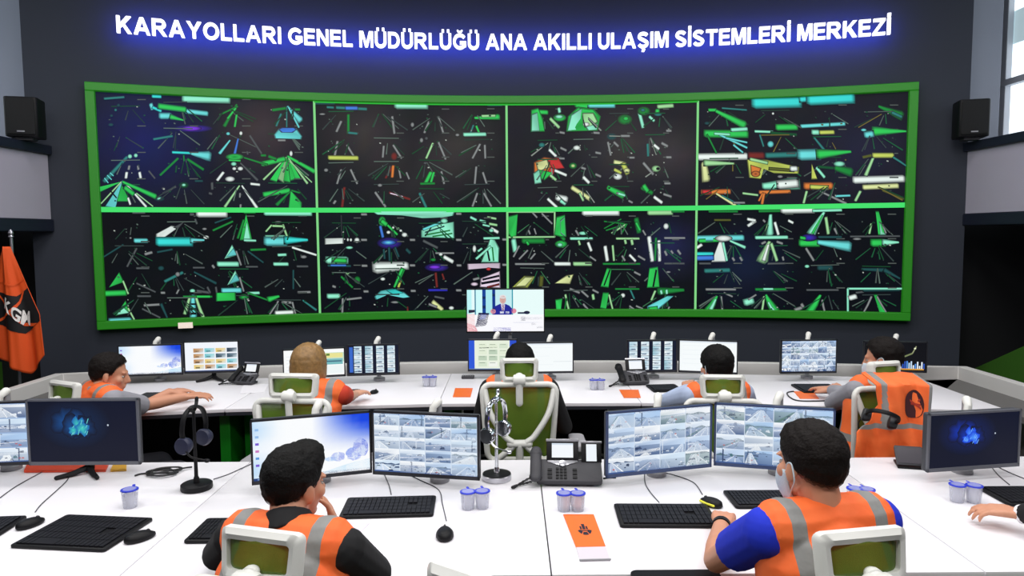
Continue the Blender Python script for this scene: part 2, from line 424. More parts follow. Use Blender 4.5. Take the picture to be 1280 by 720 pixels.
gap = cap * 0.13; total = sum((cap * 0.36 if c == ' ' else GL[c][1] + gap) for c in TXT) - gap
kx = (sb - sa) / total
sign = thing('wall_lettering', 'white backlit capital lettering across the top of the dark wall', 'sign', wall_pt(0, float(zbase), 0.0))
M_let = mat('lit_white_letter', (240, 240, 255), 0.4, emit=(246, 247, 255), strength=1.35)
s = sa; org = sign.location; halo = []
for c in TXT:
    if c == ' ': s += cap * 0.36 * kx; continue
    halo.append(s)
    g, w = GL[c]; ww = w * kx; sm = s + ww / 2
    a = -(sm / WR) + WYAW
    P = wall_pt(sm, float(zbase), OFF) - org
    Mx = Matrix.Translation(P) @ RZ(a) @ Matrix(((kx, 0, 0, -ww / 2), (0, 0, -1, 0), (0, 1, 0, 0), (0, 0, 0, 1)))
    b = MB(Mx); b.add([tuple(v) for v in g.v], g.f); lo = b.build('letter', M_let, sign, sharp=30)
    s += ww + gap * kx
# the blue light strips behind the letters, shining on the wall
NH = 24
for i in range(NH):
    sm = sa + (sb - sa) * (i + .5) / NH; p = wall_pt(sm, float(zbase) + cap * .5, OFF - .02)
    area('letter_backlight', p, (sb - sa) / NH, cap * .5, 2.3, (0.02, 0.06, 1.0), (rad(90), 0, -(sm / WR) + WYAW))
# ================================================================== the video wall
VZ0, VZ1 = 1.003 - 0.09, 3.485 - 0.09
VZ0 = float(np.mean([wall_sz(126, 411, .05)[1], wall_sz(640, 396, .05)[1], wall_sz(1136, 401, .05)[1]]))
VZ1 = float(np.mean([wall_sz(106, 103, .05)[1], wall_sz(640, 121, .05)[1], wall_sz(1146, 103, .05)[1]]))
VS0 = float(np.mean([wall_sz(105, 104, .05)[0], wall_sz(124, 411, .05)[0]])); VS1 = float(np.mean([wall_sz(1147, 104, .05)[0], wall_sz(1137, 401, .05)[0]]))
VZM = float(np.mean([wall_sz(x, y, .05)[1] for x, y in ((123, 262), (400, 262.5), (634, 263), (870, 260), (1134, 255.5))]))
vw = thing('video_wall', 'huge curved video wall of road camera pictures in a green frame', 'video wall', wall_pt(0, VZ0, 0))
VO = vw.location.copy()
FT = 0.085
def arcbox(mb, s0, s1, z0, z1, o0, o1, n=48, mi=0):
    rings = []
    for i in range(n + 1):
        s = s0 + (s1 - s0) * i / n
        rings.append([wall_pt(s, z0, o0) - VO, wall_pt(s, z0, o1) - VO, wall_pt(s, z1, o1) - VO, wall_pt(s, z1, o0) - VO])
    mb.loft(rings, True, mi)
mb = MB(); arcbox(mb, VS0, VS1, VZ1 - FT, VZ1, 0.0, 0.11); arcbox(mb, VS0, VS1, VZ0, VZ0 + FT, 0.0, 0.11)
arcbox(mb, VS0, VS0 + FT, VZ0 + FT, VZ1 - FT, 0.0, 0.11, 2); arcbox(mb, VS1 - FT, VS1, VZ0 + FT, VZ1 - FT, 0.0, 0.11, 2)
mb.build('frame', mat('emissive_green_frame', (36, 128, 26), 0.45, emit=(26, 96, 14), strength=0.6), vw, bevel=0.008)  # green frame with a weak emission added to its colour
mb = MB(); s, z = wall_sz(232, 406.5, .1); arcbox(mb, s - 0.07, s + 0.07, z - 0.03, z + 0.03, 0.09, 0.118, 2)
mb.build('highlight_plate', mat('pale_plate', (245, 235, 225), 0.4, emit=(200, 180, 165), strength=0.8), vw)  # small bright highlight on the frame, made as a plate with added glow
SD = [VS0 + FT, wall_sz(396.5, 262, .05)[0], wall_sz(634, 262, .05)[0], wall_sz(870.5, 260, .05)[0], VS1 - FT]
PO = 0.05
class Wall(Canvas):
    """shapes on one curved display, traced in a magnified reading of its picture"""
    def __init__(s, i, j, ox, oy):
        MB.__init__(s); s.layer = 0; s.ox = ox; s.oy = oy; s.i = i; s.j = j
        s.s0, s.s1 = SD[i], SD[i + 1]; s.z0, s.z1 = ((VZM, VZ1 - FT) if j else (VZ0 + FT, VZM))
    def at(s, q, z):
        s_ = min(max(q, s.s0), s.s1); z = min(max(z, s.z0), s.z1)
        return wall_pt(s_, z, PO + 0.0004 * s.layer) - VO
    def P(s, x, y):
        q, z = wall_sz(s.ox + x / 4.237, s.oy + y / 4.237, PO); return s.at(q, z)
    def bump(s): s.layer = s.layer + 1 if s.layer < 40 else 1
    def bg(s, x, y):
        q, z = wall_sz(s.ox + x / 4.237, s.oy + y / 4.237, PO); u = min(1, max(0, (q - s.s0) / (s.s1 - s.s0))); v = min(1, max(0, (z - s.z0) / (s.z1 - s.z0)))
        return s.fn(u, v)
    def soft_ln(s, x1, y1, x2, y2, w, c, w2):
        """a stroke whose rim fades into the picture behind it"""
        s.bump(); L = math.hypot(x2 - x1, y2 - y1) or 1; tx, ty = (x2 - x1) / L, (y2 - y1) / L; nx, ny = -ty, tx
        along = [(-.5 * w, w, 0.0), (.25 * w, w, 1.0), (L * .5, (w + w2) / 2, .95), (L - .25 * w2, w2, .9), (L + .4 * w2, w2, 0.0)]
        if along[1][0] >= along[3][0]: along = [along[0], along[2], along[4]]
        vs = []; cs = []
        for t, ww, k in along:
            for o, kk in ((-.95, 0.0), (-.55, .55), (-.28, 1.0), (.28, 1.0), (.55, .55), (.95, 0.0)):
                x, y = x1 + tx * t + nx * o * ww, y1 + ty * t + ny * o * ww
                vs.append(s.P(x, y)); b = s.bg(x, y); cs.append(tuple(p + (q - p) * k * kk for p, q in zip(lin(b), lin(c))))
        m = len(along); s.add(vs, [(j * 6 + i, j * 6 + i + 1, j * 6 + i + 7, j * 6 + i + 6) for j in range(m - 1) for i in range(5)], 0, cs)
    def base(s, c, var, seed):
        s.fn = c
        rr = random.Random(seed); nu, nv = 16, 8
        vs = []; cs = []
        for b in range(nv + 1):
            for a in range(nu + 1):
                u, v = a / nu, b / nv
                vs.append(s.at(s.s0 + (s.s1 - s.s0) * u, s.z0 + (s.z1 - s.z0) * v))
                k = c(u, v); cs.append(lin([max(0, x + rr.uniform(-var, var)) for x in k]))
        s.add(vs, [(b * (nu + 1) + a, b * (nu + 1) + a + 1, (b + 1) * (nu + 1) + a + 1, (b + 1) * (nu + 1) + a) for b in range(nv) for a in range(nu)], 0, cs)
    def pg(s, pts, c):
        # faint spill of light round the shape, then the shape, uneven in brightness
        n = len(pts); cx = sum(p[0] for p in pts) / n; cy = sum(p[1] for p in pts) / n; out = []
        for x, y in pts:
            d = math.hypot(x - cx, y - cy) or 1; out.append((x + (x - cx) / d * 9, y + (y - cy) / d * 9))
        s.bump(); s.add([s.P(*p) for p in pts] + [s.P(*p) for p in out], [(i, (i + 1) % n, n + (i + 1) % n, n + i) for i in range(n)], 0,
                        [tuple(a * .5 + b * .5 for a, b in zip(lin(c), lin(s.bg(*p)))) for p in pts] + [lin(s.bg(*p)) for p in out])
        rr = random.Random(int(cx * 7 + cy)); ks = [rr.uniform(.55, 1.05) for _ in pts]
        s.bump(); s.add([s.P(*p) for p in pts], [tuple(range(n))], 0, [tuple(x * k for x in lin(c)) for k in ks]); return
        s.bump(); s.add([s.P(*p) for p in pts], [tuple(range(len(pts)))], 0, [lin(c)] * len(pts))
    def ln(s, x1, y1, x2, y2, w, c, w2=None, soft=True):
        if soft: return s.soft_ln(x1, y1, x2, y2, w, c, w if w2 is None else w2)
        w2 = w if w2 is None else w2
        L = math.hypot(x2 - x1, y2 - y1) or 1; nx, ny = -(y2 - y1) / L / 2, (x2 - x1) / L / 2
        s.pg([(x1 + nx * w, y1 + ny * w), (x2 + nx * w2, y2 + ny * w2), (x2 - nx * w2, y2 - ny * w2), (x1 - nx * w, y1 - ny * w)], c)
    def el(s, x, y, rx, ry, c, rim=None, n=14):
        s.bump(); vs = [s.P(x, y)]; cs = [lin(c)]
        for f, k in ((.6, .75), (1.15, 0.0)):
            for i in range(n):
                px, py = x + f * rx * math.cos(2 * PI * i / n), y + f * ry * math.sin(2 * PI * i / n); vs.append(s.P(px, py)); cs.append(tuple(p + (q - p) * k for p, q in zip(lin(s.bg(px, py)), lin(rim or c))))
        s.add(vs, [(0, 1 + i, 1 + (i + 1) % n) for i in range(n)] + [(1 + i, 1 + (i + 1) % n, 1 + n + (i + 1) % n, 1 + n + i) for i in range(n)], 0, cs)
    def many(s, txt):
        """x1,y1,x2,y2,w[,w2],colour; ..."""
        for e in txt.replace('\n', ' ').split(';'):
            p = e.split()
            if not p: continue
            if p[0] == 'p':
                v = [float(x) for x in p[1:-1]]; s.pg(list(zip(v[::2], v[1::2])), CC[p[-1]])
            elif p[0] == 'e':
                v = [float(x) for x in p[1:5]]; s.el(*v, CC[p[5]], CC[p[6]] if len(p) > 6 else None)
            else:
                v = [float(x) for x in p[:-1]]; s.ln(v[0], v[1], v[2], v[3], v[4], CC[p[-1]], v[5] if len(v) > 5 else None)
    def specks(s, n, seed, box, cols, ln=(8, 30)):
        """faint carriageway lines, lamps and car lights of the sixteen small night pictures on the panel"""
        rr = random.Random(seed); W_, H_ = (box[2] - box[0]) / 4, (box[3] - box[1]) / 4
        for a in range(4):
            for b in range(4):
                x0, y0 = box[0] + a * W_, box[1] + b * H_; vx, vy = x0 + W_ * rr.uniform(.3, .7), y0 + H_ * rr.uniform(.1, .35)
                for k in range(rr.randint(2, 5)):
                    ex = x0 + W_ * rr.uniform(.0, 1.0); ey = y0 + H_ * rr.uniform(.75, .98); t0 = rr.uniform(.1, .5)
                    s.ln(vx + (ex - vx) * t0, vy + (ey - vy) * t0, ex, ey, rr.uniform(2, 3.5), rr.choice(cols), rr.uniform(3.5, 6))
                if rr.random() < .5: s.ln(x0 + W_ * .2, vy, x0 + W_ * .75, vy + rr.uniform(-4, 4), 3.5, rr.choice(cols))
                for k in range(rr.randint(2, 6)):
                    x, y = x0 + W_ * rr.uniform(.15, .85), y0 + H_ * rr.uniform(.25, .95); s.ln(x, y, x + rr.uniform(2, 9), y + rr.uniform(-2, 4), rr.uniform(3, 5), rr.choice(cols + [(190, 200, 190)]))
                s.ln(x0 + W_ * .7, y0 + 4, x0 + W_ * .86, y0 + 4, 4, (88, 96, 92))
CC = dict(w=(238, 250, 245), m=(150, 245, 210), c=(60, 225, 220), C=(110, 225, 225), g=(50, 205, 90), G=(30, 140, 60), d=(22, 84, 48), t=(50, 130, 125), T=(34, 80, 82),
          y=(200, 215, 100), Y=(225, 235, 165), p=(130, 60, 235), P=(60, 40, 150), b=(70, 130, 225), B=(50, 50, 190), a=(140, 145, 145), A=(84, 90, 92), k=(48, 54, 56), l=(165, 225, 160), r=(215, 60, 60), R=(120, 44, 40),
          o=(225, 130, 60), O=(90, 96, 40), v=(240, 220, 240), n=(18, 22, 30))
DIMS = [(58, 72, 70), (36, 66, 52), (84, 98, 92), (24, 78, 46), (96, 116, 106), (30, 96, 60)]
def mixc(a, b, k): return [x + (y - x) * k for x, y in zip(a, b)]
def gl(u, v, cu, cv, r): return max(0, 1 - math.hypot((u - cu) * 1.7, v - cv) / r)  # soft haze of reflected light, painted into the panels' base colours
screens = []
# upper row
q = Wall(0, 1, 100, 100)
q.base(lambda u, v: mixc(mixc((24, 26, 38), (26, 32, 92), gl(u, v, .2, .62, .62)), (66, 56, 58), gl(u, v, .74, .72, .5)), 2, 1)
q.specks(52, 5, (110, 100, 1220, 660), DIMS)
q.many('''130 100 235 92 8 t; e 205 135 8 8 T; e 190 160 7 7 t; e 168 190 8 7 T; e 165 238 14 8 T; 385 88 430 90 10 c; 550 100 790 105 24 m; 420 140 560 158 18 g; 560 165 675 178 15 C;
425 190 480 190 20 C; 480 195 550 214 16 4 g; 375 128 385 155 12 C; 385 145 430 165 9 c; e 600 257 92 18 p P; e 590 257 50 12 p; 390 314 490 297 8 t; 490 383 600 388 8 c; 590 389 686 403 10 30 C;
250 408 128 538 10 14 t; 130 520 150 545 4 C;145 505 168 528 4 C; 160 492 178 508 4 C; e 265 405 11 11 m; e 296 400 10 10 m; 262 455 258 475 8 a; 308 455 310 475 8 a; 248 490 244 520 9 w; 316 490 322 520 9 w; 365 482 398 522 6 A;
520 415 425 505 8 G; 570 420 655 475 9 G; 512 455 508 490 6 d; 550 400 552 430 5 G; 565 440 580 500 5 d; 600 470 640 520 4 d;
p 225 538 105 566 105 590 g; p 225 535 140 665 188 675 C; p 222 560 200 640 262 640 g; 235 540 352 672 5 8 w; 228 540 402 618 8 16 g; 240 570 285 605 14 g; 220 540 112 655 5 l; 256 625 268 660 7 w; 300 600 388 670 4 l;
165 590 195 625 4 n; 155 610 185 650 4 n; 150 635 172 672 4 n; e 420 628 26 14 m T; 440 600 508 565 7 A; e 442 574 10 6 A; e 550 557 26 16 g d; e 550 556 10 7 m; 610 535 650 535 7 T;
830 130 765 245 6 12 G; 835 140 740 185 6 G; 830 185 820 248 7 g; 825 150 782 205 7 g; 1095 140 1095 250 5 t; 1100 140 1168 215 5 20 C; 1105 145 1160 252 6 C; 1020 160 1090 150 10 G; 1065 180 1040 245 7 t; 1140 157 1165 157 8 G;
p 1035 290 1060 262 1140 260 1170 298 1165 312 1040 308 C; p 1060 264 1075 256 1130 256 1140 264 1120 276 1075 276 b; 1050 320 1088 320 7 a; 795 320 740 390 5 10 C; 838 312 820 392 5 9 b; 900 295 962 390 7 A; e 785 285 10 8 C; e 853 283 8 10 w;
e 820 408 44 16 G g; 790 425 850 428 6 g; e 815 445 14 10 m; e 850 470 14 10 w; e 818 470 10 8 w; e 795 525 24 13 w; 760 490 728 532 9 w; 850 440 942 532 5 9 A; 870 412 992 450 5 8 G; 885 380 890 395 6 A; 700 545 702 580 9 A; 685 600 700 604 8 A;
p 1095 405 1010 525 1042 535 g; p 1095 405 1052 520 1080 540 l; p 1095 405 1080 530 1112 538 g; p 1100 408 1115 528 1140 520 g; p 1102 408 1140 520 1168 522 g; 1095 408 972 528 4 7 l; 1100 405 1242 485 8 14 g; 1105 415 1205 548 4 8 l; 1110 430 1228 542 4 l; 965 445 1085 418 16 g; 1000 405 1040 420 10 G; e 1118 390 8 14 w;
905 550 952 555 8 w; 845 560 768 672 5 9 l; 858 560 938 678 5 10 w; 848 600 847 622 6 a; 851 660 850 684 7 a; 975 607 1110 585 16 g; 1115 590 1042 662 5 12 G; p 1118 590 1168 650 1170 684 1108 684 g; 1120 585 1170 600 6 G; 960 400 985 400 8 G''')
screens.append(q)
q = Wall(1, 1, 390, 100)
q.base(lambda u, v: mixc((26, 28, 32), (58, 54, 54), min(1, gl(u, v, .25, .72, .5) + gl(u, v, .75, .6, .45) + .5 * gl(u, v, .5, .3, .5))), 2, 2)
q.specks(92, 7, (40, 150, 1000, 660), DIMS, (5, 18))
q.many('''445 133 608 135 24 m; 130 147 290 155 10 t; 180 150 240 150 12 b; 80 145 115 147 8 t; 90 412 243 414 14 y; 805 290 920 288 12 m; 862 202 990 196 8 18 g; 900 192 970 190 8 l; 15 125 120 125 9 T; 930 135 1005 135 8 T;
155 220 130 275 8 a; 193 185 193 285 9 G; 193 280 240 285 8 t; 425 195 437 285 8 a; 620 220 595 280 8 a; 670 195 695 280 7 a; 135 325 120 405 8 a; 185 345 225 410 7 a; 380 350 375 410 7 a; 430 345 475 415 7 a; 640 335 605 415 7 l; 670 330 708 420 7 a;
890 340 850 415 7 a; 915 345 918 415 7 a; 155 475 133 550 7 a; 205 475 240 550 7 a; 425 460 390 520 7 R; 430 455 425 515 9 o; 460 470 470 520 6 a; 500 490 515 525 6 a; 685 485 700 550 7 a; 870 460 862 550 7 a; 905 490 925 550 7 a; 172 570 160 672 9 R; 125 640 115 655 8 a;
335 595 390 672 8 a; 410 597 520 632 8 R; 415 600 480 618 4 v; 570 600 605 675 9 t; 875 600 850 670 7 a; 910 600 950 670 7 a; 630 490 600 550 12 g; 645 490 628 550 8 g; 575 550 650 548 8 G; 855 240 840 280 6 t; 870 245 885 280 7 g;
e 532 238 9 12 a; e 580 320 9 12 a; e 606 310 8 8 A; e 75 478 11 9 a; e 360 558 12 8 a; e 55 182 16 5 a; e 770 292 10 7 a; e 435 405 16 20 R; e 600 440 9 6 A''')
screens.append(q)
q = Wall(2, 1, 630, 100)
q.base(lambda u, v: mixc((30, 30, 36), (60, 56, 58), min(1, gl(u, v, .62, .6, .5) + gl(u, v, .9, .5, .35))), 2, 3)
q.specks(100, 8, (140, 150, 900, 660), DIMS + [(150, 160, 150)], (8, 24))
q.many('''p 148 165 180 156 200 210 212 268 145 270 g; p 150 190 175 180 185 266 148 268 m; p 345 195 395 150 470 160 505 195 490 265 335 270 g; p 360 190 410 155 400 262 340 266 m; p 420 180 470 180 490 220 450 250 425 235 l; e 435 235 16 10 w; p 440 250 492 235 488 262 450 265 m; 382 130 450 140 20 g; 450 133 584 133 18 C;
245 205 292 252 10 l; e 295 200 32 18 g; e 292 195 20 9 m; 190 170 230 172 14 g; 290 150 295 172 10 m; 715 168 737 252 11 m; 812 158 812 182 14 g; 815 142 895 136 13 l; e 740 165 32 22 G; e 735 160 12 8 t; 770 195 795 217 9 m; e 640 210 36 26 G; e 645 205 14 10 g; e 815 182 20 10 t;
300 360 330 374 8 a; 240 370 276 405 9 w; 582 330 605 352 8 a; 620 297 665 297 8 a; 795 345 820 366 9 w; 835 335 866 352 9 a; 550 330 565 400 7 a; 760 340 763 404 8 t; e 385 360 18 12 w; e 200 345 16 12 t; 270 480 330 505 9 w; 245 505 275 530 9 l; 420 515 450 545 10 w; 410 465 432 472 8 a; 485 500 512 512 8 a; 485 385 512 390 8 a; e 570 300 26 18 T;
p 165 440 215 415 290 425 310 465 252 472 246 500 205 520 165 540 o; p 175 440 225 425 235 460 185 480 Y; p 235 425 285 418 315 464 262 468 r; p 245 470 270 475 250 512 225 505 r; p 190 480 252 492 215 524 200 520 g; p 160 500 185 480 195 540 165 545 m;
585 435 642 446 14 Y; 630 445 655 495 16 y; e 602 512 22 16 w; 585 475 620 492 10 y; e 650 480 16 12 Y; 738 440 790 500 9 a; e 805 470 22 16 l; e 815 470 9 7 n; 232 630 280 675 9 w; 280 622 332 632 20 w; 300 640 325 655 12 m; 360 570 455 630 14 Y; 400 600 420 640 7 l; 550 570 632 612 14 22 g; 600 600 640 612 8 m; 730 570 785 600 14 G; 845 605 886 618 8 a; 795 620 836 650 10 w; 740 560 760 590 14 g; 660 640 680 650 7 a;
e 365 455 20 16 Y G; 296 278 320 282 8 a; 475 280 505 282 8 a; 860 270 885 270 8 a; 860 410 885 410 8 a; 850 548 880 548 8 a; 665 412 690 412 7 a; 290 415 320 416 7 a''')
screens.append(q)
q = Wall(3, 1, 860, 100)
q.base(lambda u, v: mixc((24, 25, 34), (34, 34, 58), gl(u, v, .8, .5, .5)), 2, 4)
q.specks(80, 9, (60, 130, 1150, 640), DIMS + [(120, 110, 50)])
q.many('''350 122 590 116 36 c; 595 104 640 100 18 c; 640 106 872 96 34 c; 110 160 150 160 10 g; 148 165 300 240 10 24 g; 180 150 310 160 6 t; e 100 230 14 8 T; 92 285 312 287 24 g; 230 265 312 260 12 m; 165 290 312 360 7 C; 200 308 312 332 6 C; 100 290 150 388 6 G; 240 345 290 385 6 C; 140 285 220 290 8 m;
470 252 575 250 20 g; 600 245 830 232 12 C; 355 272 450 275 8 m; 440 280 575 290 10 d; 660 277 692 277 16 m; 700 278 772 276 13 y; 380 290 400 352 6 t; e 437 340 16 16 C; 668 305 722 372 6 9 t; e 450 178 6 6 w; 1010 140 1132 190 8 28 G; 1080 172 1132 196 10 t; 985 272 1155 272 28 6 g; 940 292 978 285 20 C; e 930 265 14 7 C;
55 408 312 404 22 w; 325 400 400 400 22 R; 415 400 592 394 18 t; 592 397 692 394 34 C; 690 394 862 380 30 8 g; 84 440 96 532 18 26 Y; 90 440 245 443 20 6 l; p 318 425 420 430 580 462 578 495 450 490 400 470 385 520 330 515 y; p 335 455 380 470 370 500 338 495 o; e 358 498 22 15 R o; 430 470 560 480 10 O; 330 420 420 440 10 l; 545 470 575 470 16 w; e 487 512 14 7 a;
p 655 450 680 520 655 520 y; 680 465 722 516 9 m; 690 460 800 470 10 d; 780 465 864 490 18 28 G; e 800 445 28 13 m; 985 400 940 505 8 12 l; 980 400 1085 400 16 y; 925 410 970 400 10 O; 1085 410 1158 456 7 t; 880 530 1142 522 22 w; 930 568 1112 560 16 Y; 400 562 580 546 20 38 m; 480 555 578 546 26 w; 75 594 222 590 16 o; 80 592 120 592 12 r; 150 602 252 665 6 9 Y; 180 612 285 668 5 t; 380 595 540 590 12 o; 402 600 392 656 9 o; 375 640 395 600 6 o; 620 562 762 560 22 o; 650 566 740 570 14 y; 628 590 612 652 8 l; 700 590 838 655 6 9 a; 780 615 858 612 7 C; 912 590 886 640 9 l; 1030 585 1142 630 7 O; 240 650 300 650 7 a; 290 600 370 610 7 l; 1160 420 1164 460 6 d''')
screens.append(q)
# lower row
q = Wall(0, 0, 100, 255)
q.base(lambda u, v: (12, 15, 20), 2, 5); q.specks(80, 10, (130, 60, 1240, 600), DIMS)
q.many('''280 46 345 46 8 A; 625 50 775 50 24 w; 585 55 605 55 10 A; 980 48 1225 50 16 m; 870 45 930 45 8 G; 290 194 356 194 14 C; p 410 158 480 120 515 126 430 186 408 186 w; p 500 122 550 95 520 126 A; 412 200 590 200 28 c; 590 194 658 191 16 6 C; e 668 176 14 9 w; 300 235 250 332 7 A; 345 266 382 256 9 a; 410 255 490 240 7 T; 125 280 230 215 6 T; e 268 180 6 5 a;
p 880 58 850 186 908 186 g; p 884 100 870 182 900 182 m; 868 85 836 182 8 G; 870 192 932 194 7 m; 1015 112 985 146 6 l; 1075 110 1097 172 7 l; 1020 116 1075 118 7 l; e 1050 97 20 6 a; 985 175 1085 175 12 m; 985 198 1090 198 28 C; 1090 192 1206 190 24 8 c;
p 805 222 830 268 770 286 m; p 812 240 828 268 780 278 C; 732 318 838 318 16 m; 828 250 854 324 6 a; p 822 358 842 404 785 425 m; p 825 375 842 402 795 420 C; 755 458 852 456 16 C; 846 388 868 462 6 a; p 728 472 818 470 820 508 728 512 g; e 868 492 26 14 g G;
p 206 368 226 412 158 438 g; 132 474 242 470 18 g; 228 408 256 476 6 l; p 240 518 256 572 193 588 g; p 225 545 255 575 200 584 m; 160 622 268 616 20 C; 255 552 288 612 6 l; e 596 460 14 10 m; p 580 475 612 475 618 610 575 610 n; 584 486 556 582 8 12 l; 612 486 654 612 8 12 l; 598 485 601 602 12 22 C; 590 530 612 530 5 n; 588 556 612 556 6 n; 586 580 614 580 6 n; 548 490 700 490 7 G; 620 490 690 490 8 g;
450 410 545 362 10 t; 605 360 722 420 6 9 T; e 518 372 12 12 a; 300 340 366 340 7 A; 600 337 660 337 6 A; 702 325 712 338 8 a; 905 243 985 240 8 G; 890 250 972 310 6 T; 880 332 942 332 6 A; 1050 270 1092 268 9 m; 1028 318 1102 318 11 m; 1150 330 1208 330 7 A; 1125 230 1252 270 7 w; e 1185 280 16 8 a; 890 472 950 470 9 m; 890 470 1000 510 6 G; 1000 505 1055 488 18 8 g; 1038 576 1128 572 13 w; 1070 520 1120 522 9 a; 1050 515 1005 584 6 a; 1125 520 1142 592 6 a; 1180 510 1252 562 5 8 t; 340 537 422 532 8 a; 330 555 425 602 6 A; 430 530 462 602 10 6 T; 300 420 400 466 6 A; 305 488 375 488 7 A; 1130 350 1130 450 6 T; 1155 468 1220 466 8 a; 620 460 690 470 9 A; 430 470 450 470 8 a; 525 450 512 475 6 a; 675 440 690 470 7 A; 720 440 725 470 7 A; 620 105 610 80 7 A; 715 100 800 70 6 T; 705 140 810 92 7 G; e 660 132 12 6 a; e 430 340 16 12 T''')
screens.append(q)
q = Wall(1, 0, 390, 255)
q.base(lambda u, v: mixc((9, 12, 20), (22, 30, 34), max(0, v - .5) * 1.4), 2, 6); q.specks(68, 11, (60, 70, 980, 570), DIMS)
q.many('''p 325 40 750 40 740 62 690 70 580 72 480 60 350 56 m; 400 46 700 46 8 w; e 372 92 18 24 g; 362 118 376 176 9 b; 388 100 452 162 7 g; 370 90 395 110 14 g; e 405 150 10 8 w; e 430 125 6 6 w; e 455 130 8 6 l; e 470 141 7 6 w; e 490 163 14 11 w; p 75 184 160 182 160 208 75 212 w; e 190 189 5 8 w; e 206 190 6 8 w; e 238 192 13 13 w; e 198 231 18 7 m; 80 297 186 297 22 m; 110 297 180 300 14 g; 85 326 205 328 8 T; 100 325 180 325 6 b;
e 410 207 60 28 B P; e 405 204 38 13 C b; 408 230 412 300 8 T; 380 240 385 290 7 T; 440 230 460 280 7 T; p 585 140 690 108 745 98 748 178 585 174 m; 590 135 680 98 8 C; 600 150 700 118 4 T; 600 164 730 140 4 G; 640 172 742 156 4 G; e 700 90 18 12 m; 590 195 665 232 9 A; 655 260 752 260 6 a; e 682 266 10 8 w; e 642 295 14 8 G; 700 280 746 306 12 w; p 945 185 965 195 985 235 985 304 900 304 930 240 m; 870 290 945 225 8 m; 930 250 940 300 5 n; 955 230 962 300 4 G; e 860 237 9 18 w; 880 250 900 235 7 m; 910 182 992 180 8 m;
840 70 870 85 8 m; 890 88 920 96 9 m; 930 70 975 78 7 l; 905 110 940 118 6 m; 950 130 985 150 10 w; 940 105 980 112 8 l; e 950 140 12 9 m; 335 338 505 326 36 24 w; 480 345 436 440 14 7 g; 470 400 458 440 8 y; 490 345 455 420 6 G; e 375 397 12 8 w; p 338 490 370 462 425 455 480 468 512 492 480 496 400 480 345 504 C; p 400 458 440 456 480 470 430 474 c; e 440 520 22 6 a; 505 545 508 578 6 R; e 660 336 58 20 B P; e 650 334 30 9 p; 655 365 662 440 8 R; 690 370 700 400 6 R;
p 830 318 990 314 990 340 940 336 832 346 v; p 900 395 990 360 992 440 895 436 v; 905 400 990 380 6 n; 900 420 990 404 7 n; 930 440 990 425 6 R; e 935 344 12 8 r; e 860 424 18 9 v; 855 400 885 392 8 a; 618 456 716 455 8 B; 85 488 146 487 16 m; 185 505 262 496 7 a; 163 500 161 578 7 a; 640 518 690 560 14 Y; 620 530 660 545 8 a; e 738 550 13 9 w; 650 490 700 500 7 A; 720 570 745 575 8 a; 155 385 215 442 7 G; e 240 402 16 18 G; e 188 367 10 6 l; 110 435 125 440 8 a; 262 190 290 190 8 a; 265 327 292 327 8 a; 275 463 298 463 8 a; 520 190 545 190 8 a; 520 325 545 325 8 a; 525 460 548 460 8 a; 765 190 790 190 8 a; 768 325 790 325 8 a; 765 457 790 457 8 a; 1010 188 1030 188 8 a; 1010 322 1030 322 8 a; 262 55 290 55 8 a; 765 52 790 52 8 a; 500 240 520 260 10 T; 155 60 158 170 5 k''')
screens.append(q)
q = Wall(2, 0, 630, 255)
q.base(lambda u, v: mixc((13, 16, 22), (34, 36, 76), gl(u, v, .86, .62, .4)), 2, 7); q.specks(140, 12, (40, 60, 960, 560), DIMS + [(60, 120, 80)], (8, 26))
